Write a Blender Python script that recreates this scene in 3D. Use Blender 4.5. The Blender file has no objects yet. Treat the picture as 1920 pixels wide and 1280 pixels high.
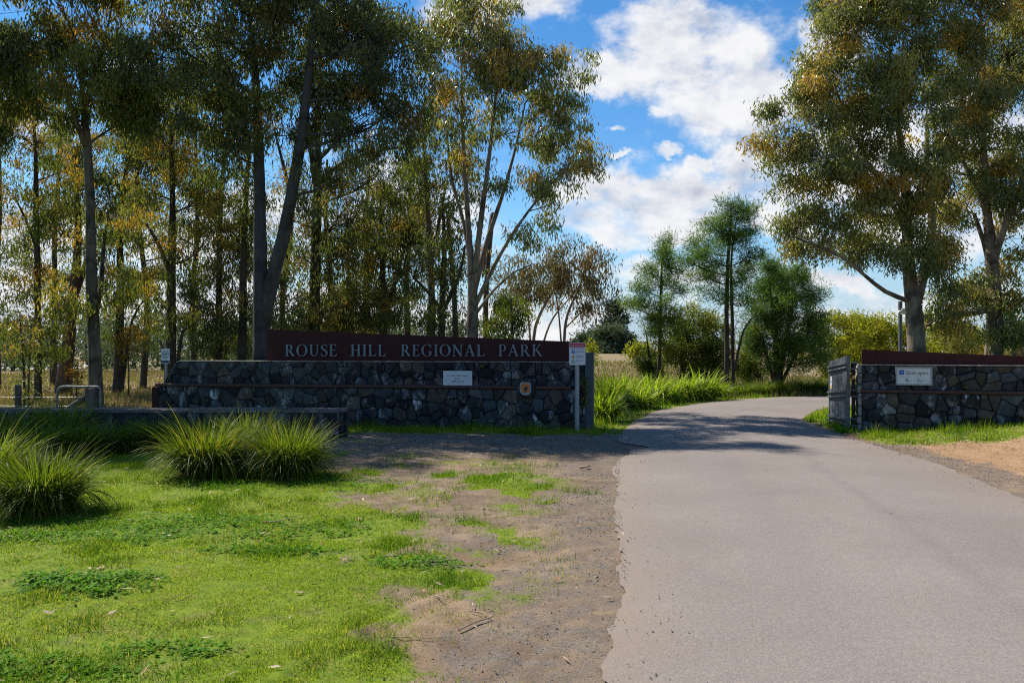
import bpy, math, random
import numpy as np
from mathutils import Vector, Matrix

# ------------------------------------------------------------------ camera, sky, sun, exposure
scene = bpy.context.scene
C = scene.collection
EYE = 1.65
F = 1500.0            # focal length in pixels of the 1920 px wide photograph
HOR = 655.0           # row of the horizon

cam_d = bpy.data.cameras.new('camera')
cam = bpy.data.objects.new('camera', cam_d)
C.objects.link(cam)
cam.location = (0, 0, EYE)
cam.rotation_euler = (math.radians(90), 0, 0)
cam_d.sensor_width = 36
cam_d.lens = 36 * F / 1920
cam_d.shift_y = (HOR - 640) / 1920
cam_d.clip_end = 6000
scene.camera = cam

SUN_AZ_BEHIND = 40.0
SUN_EL = 50.0
az = math.radians(SUN_AZ_BEHIND)
el = math.radians(SUN_EL)
sun_dir = Vector((-math.cos(az) * math.cos(el), math.sin(az) * math.cos(el), math.sin(el)))   # towards the sun
sd = bpy.data.lights.new('sun', 'SUN')
sd.energy = 4.6
sd.angle = math.radians(0.53)
sd.color = (1.0, 0.93, 0.82)
so = bpy.data.objects.new('sun', sd)
C.objects.link(so)
so.location = (-20, 10, 30)
so.rotation_euler = sun_dir.to_track_quat('Z', 'Y').to_euler()

scene.view_settings.view_transform = 'Standard'
scene.view_settings.look = 'None'
scene.view_settings.gamma = 1
scene.view_settings.use_curve_mapping = False
scene.view_settings.exposure = 0.85
scene.cycles.use_denoising = False
scene.cycles.filter_width = 1.15
scene.cycles.max_bounces = 7
scene.cycles.diffuse_bounces = 3
scene.cycles.sample_clamp_indirect = 5
SKY_STRENGTH = 0.056


class NT:
    """small helper that adds nodes to a tree"""
    def __init__(self, tree):
        self.t = tree
        self.n = tree.nodes
        self.l = tree.links
        self.n.clear()

    def new(self, kind, **props):
        n = self.n.new(kind)
        for k, v in props.items():
            setattr(n, k, v)
        return n

    def put(self, node, idx, v):
        s = node.inputs[idx]
        if hasattr(v, 'is_output'):
            self.l.new(v, s)
        elif isinstance(v, (int, float)):
            try:
                s.default_value = v
            except TypeError:
                s.default_value = (v, v, v, 1)[:len(s.default_value)]
        else:
            v = tuple(v)
            if s.type == 'RGBA' and len(v) == 3:
                v = v + (1,)
            s.default_value = v

    def math(self, op, a, b=None, c=None, clamp=False):
        n = self.new('ShaderNodeMath', operation=op, use_clamp=clamp)
        self.put(n, 0, a)
        if b is not None:
            self.put(n, 1, b)
        if c is not None:
            self.put(n, 2, c)
        return n.outputs[0]

    def vmath(self, op, a, b=None):
        n = self.new('ShaderNodeVectorMath', operation=op)
        self.put(n, 0, a)
        if b is not None:
            self.put(n, 1, b)
        return n.outputs['Value'] if op in ('LENGTH', 'DOT_PRODUCT', 'DISTANCE') else n.outputs[0]

    def mix(self, f, a, b, blend='MIX'):
        n = self.new('ShaderNodeMix', data_type='RGBA', blend_type=blend)
        self.put(n, 0, f)
        self.put(n, 6, a)
        self.put(n, 7, b)
        return n.outputs[2]

    def noise(self, vec, scale, detail=4, rough=0.55, dist=0.0, out=0):
        n = self.new('ShaderNodeTexNoise')
        if vec is not None:
            self.put(n, 'Vector', vec)
        self.put(n, 'Scale', scale)
        self.put(n, 'Detail', detail)
        self.put(n, 'Roughness', rough)
        self.put(n, 'Distortion', dist)
        return n.outputs[out]

    def smooth(self, v, a, b, lo=0.0, hi=1.0):
        n = self.new('ShaderNodeMapRange', interpolation_type='SMOOTHSTEP')
        self.put(n, 0, v)
        self.put(n, 1, a)
        self.put(n, 2, b)
        self.put(n, 3, lo)
        self.put(n, 4, hi)
        return n.outputs[0]

    def attr(self, name):
        n = self.new('ShaderNodeAttribute', attribute_name=name)
        return n.outputs['Fac']

    def coord(self, which='Object'):
        return self.new('ShaderNodeTexCoord').outputs[which]


# ---- the sky: physical blue sky with fair-weather cloud in it
world = bpy.data.worlds.new('World')
scene.world = world
world.use_nodes = True
w = NT(world.node_tree)
sky = w.new('ShaderNodeTexSky', sky_type='NISHITA')
sky.sun_disc = False
sky.sun_elevation = el
sky.sun_rotation = math.atan2(sun_dir.x, sun_dir.y)
sky.altitude = 60
sky.air_density = 1.0
sky.dust_density = 0.0
sky.ozone_density = 3.0
gd = w.coord('Generated')
sep = w.new('ShaderNodeSeparateXYZ')
w.put(sep, 0, gd)
dx, dy, dz = sep.outputs
ysafe = w.math('MAXIMUM', w.math('ABSOLUTE', dy), 0.12)
ca = w.math('DIVIDE', dx, ysafe)
ce = w.math('DIVIDE', dz, ysafe)
comb = w.new('ShaderNodeCombineXYZ')
w.put(comb, 0, ca)
w.put(comb, 1, ce)
tang = comb.outputs[0]
warp = w.vmath('SUBTRACT', w.noise(gd, 9.0, 5, 0.6, out=1), (0.5, 0.5, 0.5))
wsc = w.new('ShaderNodeVectorMath', operation='SCALE')
w.put(wsc, 0, warp)
wsc.inputs['Scale'].default_value = 0.13
tw = w.vmath('ADD', tang, wsc.outputs[0])
CLOUDS = [  # px, py, rx, ry, weight in the direction of the photograph's clouds
    (1290, 85, 190, 110, 1.0), (1150, 140, 110, 45, .95), (1400, 180, 165, 90, 1.0), (1360, 120, 120, 70, .95), (1215, 395, 210, 60, .95), (1450, 320, 120, 75, 1.0),
    (1540, 95, 80, 50, .9), (1500, 400, 90, 60, .9), (1210, 355, 190, 48, 1.0), (1190, 425, 190, 40, .9), (1415, 400, 42, 26, .85),
    (1260, 505, 280, 36, .62), (1570, 535, 80, 24, .9), (1250, 600, 300, 26, .62), (930, 10, 150, 45, .95), (1560, 600, 240, 22, .6),
    (1250, 283, 30, 11, .75), (1310, 305, 36, 16, .75), (1150, 290, 24, 8, .7), (1160, 236, 26, 9, .7), (1255, 200, 40, 16, .6),
    (230, 600, 800, 110, 1.0), (760, 400, 140, 90, 1.0), (60, 450, 200, 110, .95), (400, 450, 260, 90, .85), (830, 620, 300, 90, .95), (80, 220, 90, 50, .8), (230, 130, 60, 40, .75),
    (1760, 420, 200, 90, .95), (1620, 300, 140, 110, .95), (1800, 560, 200, 40, .75), (1850, 250, 120, 90, .8)]
M = None
for px, py, rx, ry, wt in CLOUDS:
    d_ = w.vmath('SUBTRACT', tw, ((px - 960) / F, (HOR - py) / F, 0))
    d_ = w.vmath('MULTIPLY', d_, (F / rx, F / ry, 0))
    v = w.smooth(w.vmath('LENGTH', d_), 1.35, 0.40, 0, wt)
    M = v if M is None else w.math('MAXIMUM', M, v)
zs = w.math('MAXIMUM', w.math('ADD', dz, 0.10), 0.05)
comb2 = w.new('ShaderNodeCombineXYZ')
w.put(comb2, 0, w.math('DIVIDE', dx, zs))
w.put(comb2, 1, w.math('DIVIDE', dy, zs))
plane = comb2.outputs[0]
generic = w.smooth(w.noise(plane, 1.1, 7, 0.58), 0.5, 0.72)
front = w.smooth(dy, 0.25, 0.5)
Mm = w.math('ADD', w.math('MULTIPLY', M, front), w.math('MULTIPLY', w.math('MULTIPLY', generic, 0.85), w.math('SUBTRACT', 1, front)))


def puff(v):            # billows of two sizes
    return w.math('ADD', w.math('MULTIPLY', w.noise(v, 7.5, 9, 0.60, 0.25), 0.62), w.math('MULTIPLY', w.noise(v, 21.0, 7, 0.62), 0.38))


squash = w.vmath('MULTIPLY', gd, (1.0, 1.0, 1.7))
pf = puff(squash)
streak = w.smooth(w.noise(w.vmath('MULTIPLY', tang, (2.2, 17.0, 1)), 1.0, 7, 0.6, 0.4), 0.40, 0.66)
lowband = w.math('MULTIPLY', w.smooth(dz, 0.20, 0.06), 0.55)
Mm = w.math('MAXIMUM', Mm, w.math('MULTIPLY', streak, lowband))
dens = w.math('ADD', w.math('MULTIPLY', Mm, 0.90), w.math('MULTIPLY', w.math('SUBTRACT', pf, 0.5), 3.3))
alpha = w.smooth(dens, 0.08, 0.92, 0, 0.98)
pf2 = puff(w.vmath('ADD', squash, (-0.018, 0.0, 0.045)))
relief = w.math('SUBTRACT', pf, pf2)
thick = w.smooth(dens, 0.5, 1.5)
lit = w.smooth(w.math('ADD', relief, w.math('MULTIPLY', thick, -0.10)), -0.26, 0.08)
under = w.smooth(w.noise(w.vmath('MULTIPLY', tang, (3.0, 9.0, 1)), 1.0, 6, 0.6), 0.52, 0.70, 0, 0.45)
lit = w.math('MULTIPLY', lit, w.math('SUBTRACT', 1, w.math('MULTIPLY', under, thick)))
ccol = w.mix(lit, (4.6, 5.1, 6.2), (9.4, 9.4, 9.5))
hs = w.new('ShaderNodeHueSaturation')
w.put(hs, 'Color', sky.outputs[0])
w.put(hs, 'Saturation', 1.30)
w.put(hs, 'Value', 1.45)
low_air = w.smooth(dz, 0.16, 0.0, 0, 0.80)
blue = w.mix(low_air, hs.outputs[0], (3.1, 4.7, 7.0))
skyc = w.mix(alpha, blue, ccol)
bg = w.new('ShaderNodeBackground')
w.put(bg, 'Color', skyc)
w.put(bg, 'Strength', SKY_STRENGTH)
wo = w.new('ShaderNodeOutputWorld')
w.l.new(bg.outputs[0], wo.inputs[0])

# ------------------------------------------------------------------ helpers
R0 = np.random.RandomState


def sstep(a, b, x):
    t = np.clip((np.asarray(x, float) - a) / (b - a), 0, 1)
    return t * t * (3 - 2 * t)


def _hash(ix, iy, s):
    n = (ix.astype(np.int64) * 374761393 + iy.astype(np.int64) * 668265263 + s * 974711) & 0x7fffffff
    n = ((n ^ (n >> 13)) * 1274126177) & 0x7fffffff
    return ((n ^ (n >> 16)) & 0xffff) / 65535.0


def vnoise(x, y, s=0):
    x = np.asarray(x, float)
    y = np.asarray(y, float)
    ix = np.floor(x)
    iy = np.floor(y)
    fx = x - ix
    fy = y - iy
    fx = fx * fx * (3 - 2 * fx)
    fy = fy * fy * (3 - 2 * fy)
    a = _hash(ix, iy, s)
    b = _hash(ix + 1, iy, s)
    c = _hash(ix, iy + 1, s)
    d = _hash(ix + 1, iy + 1, s)
    return (a * (1 - fx) + b * fx) * (1 - fy) + (c * (1 - fx) + d * fx) * fy


def fbm(x, y, s=0, o=4):
    v = 0
    a = 0.5
    tot = 0
    for i in range(o):
        v = v + a * vnoise(x * 2 ** i + 17.3 * i, y * 2 ** i - 9.1 * i, s + i)
        tot += a
        a *= 0.5
    return v / tot


def hgt(x, y):
    """height of the ground"""
    x = np.asarray(x, float)
    y = np.asarray(y, float)
    z = 0.30 * sstep(7.0, 11.0, x) * sstep(10.5, 14.5, y) * (1 - sstep(19, 24, y))
    z = z + 1.25 * sstep(29, 85, y) * sstep(-0.03, 0.10, x / np.maximum(y, 1)) * (1 - sstep(0.25, 0.5, x / np.maximum(y, 1)))
    return z


def P(px, py, d):
    """point at distance d seen at pixel px, py of the photograph"""
    return Vector(((px - 960) / F * d, d, EYE - (py - HOR) / F * d))


def G(px, py):
    """ground point seen at a pixel"""
    d = F * EYE / max(py - HOR, 1.0)
    for _ in range(12):
        x = (px - 960) / F * d
        d = F * (EYE - float(hgt(x, d))) / max(py - HOR, 1.0)
    x = (px - 960) / F * d
    return Vector((x, d, float(hgt(x, d))))


class MB:
    """collects verts, quads, tris and per-vertex attributes for one mesh"""
    def __init__(self):
        self.v = []
        self.q = []
        self.t = []
        self.ng = []
        self.a = {}
        self.n = 0

    def add(self, v, q=None, t=None, ng=None, **attrs):
        v = np.asarray(v, float).reshape(-1, 3)
        k = len(v)
        self.v.append(v)
        if q is not None and len(q):
            self.q.append(np.asarray(q, int).reshape(-1, 4) + self.n)
        if t is not None and len(t):
            self.t.append(np.asarray(t, int).reshape(-1, 3) + self.n)
        if ng is not None:
            for f in ng:
                self.ng.append([i + self.n for i in f])
        for key, val in attrs.items():
            self.a.setdefault(key, []).append((self.n, np.broadcast_to(np.asarray(val, float), (k,))))
        self.n += k

    def box(self, x0, x1, y0, y1, z0, z1):
        v = [(x, y, z) for z in (z0, z1) for y in (y0, y1) for x in (x0, x1)]
        self.add(v, q=[(0, 2, 3, 1), (4, 5, 7, 6), (0, 1, 5, 4), (1, 3, 7, 5), (3, 2, 6, 7), (2, 0, 4, 6)])

    def prism(self, poly, y0, y1):
        """polygon in x,z extruded from y0 (front) to y1"""
        n = len(poly)
        v = [(p[0], y0, p[1]) for p in poly] + [(p[0], y1, p[1]) for p in poly]
        self.add(v, q=[(i, i + n, (i + 1) % n + n, (i + 1) % n) for i in range(n)],
                 ng=[list(range(n)), list(range(2 * n - 1, n - 1, -1))])

    def tube(self, pts, rad, sides=6, cap=True, jit=0.0, rng=None):
        pts = np.asarray(pts, float)
        n = len(pts)
        rad = np.broadcast_to(np.asarray(rad, float), (n,))
        tan = np.gradient(pts, axis=0)
        tan /= np.linalg.norm(tan, axis=1)[:, None] + 1e-9
        ref = np.array([0.31, 0.95, 0.05]) if abs(tan[:, 1]).mean() < 0.7 else np.array([1.0, 0.1, 0.0])
        u = np.cross(tan, ref)
        u /= np.linalg.norm(u, axis=1)[:, None] + 1e-9
        wv = np.cross(tan, u)
        an = np.arange(sides) / sides * 2 * math.pi
        rr = rad[:, None] * np.ones(sides)[None]
        if jit and rng is not None:
            rr = rr * (1 + jit * (rng.rand(n, sides) - 0.5))
        v = pts[:, None] + rr[..., None] * (np.cos(an)[None, :, None] * u[:, None] + np.sin(an)[None, :, None] * wv[:, None])
        q = []
        i = np.arange(n - 1)[:, None] * sides
        j = np.arange(sides)[None]
        j2 = (j + 1) % sides
        q = np.stack([i + j, i + j2, i + sides + j2, i + sides + j], -1).reshape(-1, 4)
        self.add(v.reshape(-1, 3), q=q, ng=[list(range(sides))[::-1], [(n - 1) * sides + k for k in range(sides)]] if cap else None)

    def build(self, name, m, parent=None, off=None, smooth=False, me_only=False):
        me = bpy.data.meshes.new(name)
        v = np.concatenate(self.v) if self.v else np.zeros((0, 3))
        if off is not None:
            v = v - np.asarray(off)[None]
        me.vertices.add(len(v))
        me.vertices.foreach_set('co', v.astype(np.float32).ravel())
        q = np.concatenate(self.q) if self.q else np.zeros((0, 4), int)
        t = np.concatenate(self.t) if self.t else np.zeros((0, 3), int)
        sizes = np.concatenate([np.full(len(q), 4), np.full(len(t), 3), np.array([len(f) for f in self.ng], int)]).astype(np.int32)
        loops = np.concatenate([q.ravel(), t.ravel(), np.array([i for f in self.ng for i in f], int)]).astype(np.int32)
        me.loops.add(len(loops))
        me.loops.foreach_set('vertex_index', loops)
        me.polygons.add(len(sizes))
        starts = np.concatenate([[0], np.cumsum(sizes)[:-1]]).astype(np.int32)
        me.polygons.foreach_set('loop_start', starts)
        me.polygons.foreach_set('use_smooth', np.full(len(sizes), bool(smooth)))
        me.update(calc_edges=True)
        for key, chunks in self.a.items():
            arr = np.zeros(len(v), np.float32)
            for s, val in chunks:
                arr[s:s + len(val)] = val
            at = me.attributes.new(key, 'FLOAT', 'POINT')
            at.data.foreach_set('value', arr)
        if m is not None:
            me.materials.append(m)
        if me_only:
            return me
        o = bpy.data.objects.new(name, me)
        C.objects.link(o)
        if parent is not None:
            o.parent = parent
        return o


def tag(o, label=None, cat=None, group=None, kind=None):
    if label:
        o['label'] = label
    if cat:
        o['category'] = cat
    if group:
        o['group'] = group
    if kind:
        o['kind'] = kind
    return o


def thing(name, label, cat, loc=(0, 0, 0), rz=0.0, group=None):
    o = bpy.data.objects.new(name, None)
    o.empty_display_size = 0.2
    C.objects.link(o)
    o.location = loc
    o.rotation_euler = (0, 0, rz)
    return tag(o, label, cat, group)


def copy_tree(o, parent=None):
    c = o.copy()
    C.objects.link(c)
    c.parent = parent
    for ch in list(o.children):
        copy_tree(ch, c)
    return c


def resample(pts, step):
    """Catmull-Rom through points, rows may carry extra columns"""
    pts = np.asarray(pts, float)
    if len(pts) < 2:
        return pts
    pp = np.vstack([2 * pts[0] - pts[1], pts, 2 * pts[-1] - pts[-2]])
    out = []
    for i in range(1, len(pp) - 2):
        n = max(1, int(np.linalg.norm(pp[i + 1, :3] - pp[i, :3]) / step))
        for k in range(n):
            t = k / n
            a, b, c, d = pp[i - 1], pp[i], pp[i + 1], pp[i + 2]
            out.append(0.5 * (2 * b + (c - a) * t + (2 * a - 5 * b + 4 * c - d) * t * t + (3 * b - a - 3 * c + d) * t ** 3))
    out.append(pts[-1])
    return np.array(out)


# ------------------------------------------------------------------ materials
def principled(n, color, rough=0.8, spec=0.3, metal=0.0, normal=None):
    b = n.new('ShaderNodeBsdfPrincipled')
    n.put(b, 'Base Color', color)
    n.put(b, 'Roughness', rough)
    n.put(b, 'Specular IOR Level', spec)
    n.put(b, 'Metallic', metal)
    if normal is not None:
        n.put(b, 'Normal', normal)
    return b.outputs[0]


def out(n, shader):
    o = n.new('ShaderNodeOutputMaterial')
    n.l.new(shader, o.inputs[0])


def newmat(name):
    m = bpy.data.materials.new(name)
    m.use_nodes = True
    return m, NT(m.node_tree)


def bump(n, h, strength=0.5, dist=0.02):
    b = n.new('ShaderNodeBump')
    n.put(b, 'Height', h)
    n.put(b, 'Strength', strength)
    n.put(b, 'Distance', dist)
    return b.outputs[0]


def speckle_mat(name, c1, c2, scale=8, rough=0.8, bstr=0.4, bdist=0.01, metal=0.0, spec=0.3, c3=None, s3=2.0):
    m, n = newmat(name)
    co = n.coord('Object')
    f = n.smooth(n.noise(co, scale, 6, 0.65), 0.3, 0.7)
    c = n.mix(f, c1, c2)
    if c3 is not None:
        c = n.mix(n.smooth(n.noise(co, s3, 5, 0.6), 0.5, 0.68), c, c3)
    nn = bump(n, n.noise(co, scale * 3, 5, 0.6), bstr, bdist) if bstr else None
    out(n, principled(n, c, rough, spec, metal, nn))
    return m


def leaf_mat(name, dark, light, red, trans=1.3, fac=0.38, rough=0.5, spec=0.25):
    m, n = newmat(name)
    c = n.mix(n.attr('tint'), dark, light)
    c = n.mix(n.attr('hue'), c, red)
    p = principled(n, c, rough, spec)
    t = n.new('ShaderNodeBsdfTranslucent')
    n.put(t, 0, n.mix(1.0, c, (trans, trans * 1.05, trans * 0.55), 'MULTIPLY'))
    mx = n.new('ShaderNodeMixShader')
    n.put(mx, 0, fac)
    n.l.new(p, mx.inputs[1])
    n.l.new(t.outputs[0], mx.inputs[2])
    out(n, mx.outputs[0])
    return m


def bark_mat(name, c1, c2, c3):
    m, n = newmat(name)
    co = n.coord('Object')
    st = n.vmath('MULTIPLY', co, (1, 1, 0.16))
    a = n.smooth(n.noise(st, 9, 6, 0.65), 0.3, 0.7)
    b = n.smooth(n.noise(co, 1.6, 5, 0.6, 0.6), 0.46, 0.62)
    c = n.mix(b, n.mix(a, c1, c2), c3)
    nn = bump(n, n.noise(st, 22, 6, 0.7), 0.6, 0.02)
    out(n, principled(n, c, 0.85, 0.2, normal=nn))
    return m


M_ = {}
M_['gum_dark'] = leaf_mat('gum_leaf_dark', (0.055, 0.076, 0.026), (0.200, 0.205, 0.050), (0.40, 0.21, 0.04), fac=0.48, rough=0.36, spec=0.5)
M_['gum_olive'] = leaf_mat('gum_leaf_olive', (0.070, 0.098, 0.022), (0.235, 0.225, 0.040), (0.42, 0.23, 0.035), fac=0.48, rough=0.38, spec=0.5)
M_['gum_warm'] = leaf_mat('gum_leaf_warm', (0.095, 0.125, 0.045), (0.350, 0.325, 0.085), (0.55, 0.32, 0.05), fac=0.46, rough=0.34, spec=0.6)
M_['gum_brown'] = leaf_mat('gum_leaf_brown', (0.10, 0.092, 0.045), (0.20, 0.165, 0.080), (0.24, 0.14, 0.07), fac=0.4)
M_['needle'] = leaf_mat('she_oak_needle', (0.050, 0.110, 0.030), (0.19, 0.275, 0.050), (0.24, 0.28, 0.05), fac=0.42, spec=.15)
M_['bush'] = leaf_mat('bush_leaf', (0.080, 0.115, 0.026), (0.25, 0.275, 0.050), (0.34, 0.28, 0.05), fac=.48, spec=.15)
M_['wattle'] = leaf_mat('wattle_leaf', (0.16, 0.18, 0.020), (0.40, 0.385, 0.032), (0.45, 0.33, 0.03), fac=0.5, spec=.1)
M_['far'] = leaf_mat('far_leaf', (0.055, 0.085, 0.058), (0.120, 0.150, 0.085), (0.13, 0.11, 0.055), fac=0.3, spec=0.05)
M_['far_dark'] = leaf_mat('far_pine_leaf', (0.018, 0.036, 0.030), (0.03, 0.055, 0.04), (0.03, 0.05, 0.04), fac=0.15, spec=0.1)
M_['orange'] = leaf_mat('orange_leaf', (0.10, 0.085, 0.015), (0.26, 0.16, 0.02), (0.42, 0.18, 0.03), fac=0.5)
M_['strap'] = leaf_mat('strap_leaf', (0.026, 0.058, 0.008), (0.165, 0.215, 0.016), (0.31, 0.24, 0.035), fac=0.40, rough=0.5, spec=0.14)
M_['strap_lush'] = leaf_mat('strap_leaf_lush', (0.075, 0.150, 0.012), (0.33, 0.41, 0.026), (0.44, 0.38, 0.05), fac=0.47, rough=0.45, spec=0.22)
M_['grass'] = leaf_mat('grass_blade', (0.062, 0.145, 0.005), (0.255, 0.335, 0.014), (0.44, 0.37, 0.09), fac=0.5, rough=0.7, spec=0.08)
M_['clover'] = leaf_mat('clover_leaf', (0.042, 0.150, 0.006), (0.150, 0.320, 0.012), (0.26, 0.30, 0.02), fac=0.5, rough=0.6, spec=0.10)
M_['dry_grass'] = leaf_mat('dry_grass_blade', (0.14, 0.108, 0.056), (0.31, 0.225, 0.125), (0.15, 0.19, 0.02), fac=0.3, rough=0.8, spec=0.05)
M_['bark_grey'] = bark_mat('bark_grey', (0.065, 0.052, 0.040), (0.145, 0.12, 0.092), (0.035, 0.03, 0.024))
M_['bark_blue'] = bark_mat('bark_blue_grey', (0.042, 0.042, 0.042), (0.072, 0.072, 0.070), (0.03, 0.029, 0.028))
M_['bark_pale'] = bark_mat('bark_pale', (0.12, 0.095, 0.068), (0.22, 0.18, 0.135), (0.055, 0.045, 0.034))
M_['bark_cream'] = bark_mat('bark_cream', (0.26, 0.21, 0.15), (0.40, 0.33, 0.25), (0.13, 0.10, 0.075))
M_['bark_brown'] = bark_mat('bark_brown', (0.075, 0.048, 0.034), (0.125, 0.082, 0.058), (0.05, 0.036, 0.028))
M_['bark_dark'] = bark_mat('bark_dark', (0.045, 0.037, 0.03), (0.08, 0.065, 0.05), (0.03, 0.026, 0.022))


def stone_mat(name, c1, c2, stain):
    m, n = newmat(name)
    co = n.coord('Object')
    oi = n.new('ShaderNodeObjectInfo')
    rnd = oi.outputs['Random']
    co2 = n.vmath('ADD', co, n.vmath('MULTIPLY', oi.outputs['Location'], (1, 1, 1)))
    a = n.smooth(n.noise(co2, 7, 8, 0.7), 0.25, 0.75)
    c = n.mix(a, c1, c2)
    c = n.mix(1.0, c, n.mix(rnd, (0.26, 0.26, 0.28), (1.28, 1.25, 1.21)), 'MULTIPLY')
    # lime run-off that bleeds out of some joints: white, streaky
    st = n.vmath('MULTIPLY', co2, (1.0, 1.0, 0.5))
    s = n.smooth(n.noise(st, 4.5, 8, 0.75, 0.4), 0.53, 0.64, 0, stain)
    c = n.mix(s, c, (0.46, 0.46, 0.46))
    li = n.smooth(n.noise(co2, 30, 4, 0.6), 0.62, 0.7, 0, 0.45)
    c = n.mix(li, c, (0.07, 0.075, 0.05))
    nn = bump(n, n.noise(co2, 24, 8, 0.7), 0.8, 0.02)
    out(n, principled(n, c, 0.78, 0.35, normal=nn))
    return m


M_['stone_blue'] = stone_mat('basalt_blue_grey', (0.018, 0.023, 0.029), (0.062, 0.072, 0.082), 0.4)
M_['stone_brown'] = stone_mat('basalt_brown', (0.034, 0.029, 0.023), (0.088, 0.075, 0.060), 0.3)
M_['stone_dark'] = stone_mat('basalt_black', (0.009, 0.011, 0.013), (0.031, 0.036, 0.041), 0.35)
M_['stone_lime'] = stone_mat('basalt_with_lime', (0.024, 0.028, 0.033), (0.075, 0.082, 0.090), 1.0)
M_['stone_pale'] = stone_mat('basalt_pale', (0.16, 0.16, 0.155), (0.30, 0.30, 0.29), 0.6)
M_['mortar'] = speckle_mat('dark_mortar', (0.008, 0.008, 0.008), (0.020, 0.019, 0.018), 14, 0.95, 0.8, 0.02)
M_['mortar_pale'] = speckle_mat('pale_mortar', (0.17, 0.155, 0.13), (0.34, 0.31, 0.26), 9, 0.95, 0.9, 0.02, c3=(0.08, 0.075, 0.065), s3=5)
def panel_mat():
    m, n = newmat('weathered_steel')
    co = n.coord('Object')
    a = n.smooth(n.noise(co, 5, 6, 0.65), 0.3, 0.7)
    c = n.mix(a, (0.038, 0.011, 0.011), (0.050, 0.014, 0.014))
    st = n.smooth(n.noise(n.vmath('MULTIPLY', co, (9, 9, 1.6)), 1.0, 6, 0.7), 0.52, 0.72, 0, .6)
    c = n.mix(st, c, (0.052, 0.022, 0.023))
    ru = n.smooth(n.noise(n.vmath('MULTIPLY', co, (12, 12, 2.2)), 1.3, 6, 0.7), 0.62, 0.72, 0, .7)
    c = n.mix(ru, c, (0.066, 0.024, 0.014))
    out(n, principled(n, c, 0.75, 0.2, normal=bump(n, n.noise(co, 14, 4, .6), .2, .004)))
    return m


M_['rust'] = panel_mat()
M_['rust_rail'] = speckle_mat('rail_steel', (0.045, 0.022, 0.018), (0.085, 0.040, 0.032), 12, 0.6, 0.2, 0.003, 0.0, 0.3)
M_['letter'] = speckle_mat('brushed_letter_metal', (0.125, 0.155, 0.19), (0.17, 0.205, 0.24), 30, 0.5, 0.0, 0, 0.2, 0.4)
M_['white'] = speckle_mat('white_sign_face', (0.50, 0.51, 0.53), (0.58, 0.59, 0.61), 6, 0.5, 0.0)
M_['galv'] = speckle_mat('galvanised_steel', (0.20, 0.225, 0.245), (0.30, 0.325, 0.345), 18, 0.5, 0.1, 0.002, 0.35, 0.5)
M_['pipe'] = speckle_mat('dull_pipe_steel', (0.10, 0.10, 0.105), (0.17, 0.17, 0.175), 14, 0.6, 0.1, 0.002, 0.2, 0.4)
M_['gate'] = speckle_mat('grey_gate_steel', (0.075, 0.088, 0.098), (0.125, 0.14, 0.152), 11, 0.6, 0.15, 0.003, 0.1, 0.3, (0.06, 0.06, 0.052), 3)
M_['post'] = speckle_mat('blue_grey_post_paint', (0.042, 0.062, 0.072), (0.070, 0.092, 0.104), 7, 0.55, 0.15, 0.003)
M_['black'] = speckle_mat('black_metal', (0.012, 0.012, 0.013), (0.03, 0.028, 0.027), 10, 0.6, 0.1, 0.003)
M_['ink'] = speckle_mat('dark_ink', (0.018, 0.022, 0.03), (0.025, 0.03, 0.04), 5, 0.6, 0)
M_['navy'] = speckle_mat('navy_print', (0.012, 0.018, 0.05), (0.016, 0.022, 0.06), 5, 0.6, 0)
M_['ink_soft'] = speckle_mat('grey_ink', (0.20, 0.23, 0.28), (0.24, 0.27, 0.32), 5, 0.6, 0)
M_['blue'] = speckle_mat('blue_print', (0.012, 0.085, 0.36), (0.014, 0.10, 0.40), 5, 0.5, 0)
M_['red'] = speckle_mat('red_print', (0.40, 0.012, 0.045), (0.45, 0.015, 0.055), 5, 0.5, 0)
M_['yellow'] = speckle_mat('yellow_print', (0.60, 0.34, 0.02), (0.68, 0.38, 0.03), 5, 0.5, 0)
M_['green'] = speckle_mat('green_print', (0.02, 0.22, 0.13), (0.03, 0.26, 0.15), 5, 0.5, 0)
M_['orange_enamel'] = speckle_mat('orange_enamel', (0.50, 0.10, 0.012), (0.62, 0.17, 0.02), 14, 0.4, 0, 0, 0, 0.5, (0.36, 0.045, 0.008), 9)
M_['timber'] = bark_mat('weathered_timber', (0.06, 0.05, 0.046), (0.13, 0.115, 0.11), (0.04, 0.034, 0.031))
M_['twig'] = speckle_mat('dry_twig', (0.24, 0.16, 0.10), (0.40, 0.30, 0.20), 20, 0.85, 0.2, 0.003)
M_['pebble'] = speckle_mat('blue_metal_pebble', (0.115, 0.102, 0.094), (0.235, 0.21, 0.19), 1.7, 0.9, 0.3, 0.004)
M_['litter'] = leaf_mat('fallen_leaf', (0.20, 0.13, 0.075), (0.46, 0.36, 0.25), (0.30, 0.13, 0.06), fac=0.15, rough=0.6, spec=0.3)
M_['brick'] = speckle_mat('far_brick', (0.20, 0.075, 0.045), (0.28, 0.11, 0.065), 4, 0.9, 0)
M_['rooftile'] = speckle_mat('far_roof', (0.13, 0.11, 0.10), (0.19, 0.16, 0.15), 3, 0.85, 0)
M_['render'] = speckle_mat('far_pale_wall', (0.55, 0.53, 0.5), (0.66, 0.64, 0.6), 2, 0.9, 0)
M_['low_top'] = speckle_mat('low_wall_capping', (0.09, 0.077, 0.068), (0.17, 0.148, 0.134), 7, 0.95, 0.7, 0.02, c3=(0.05, 0.05, 0.034), s3=3)

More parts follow.
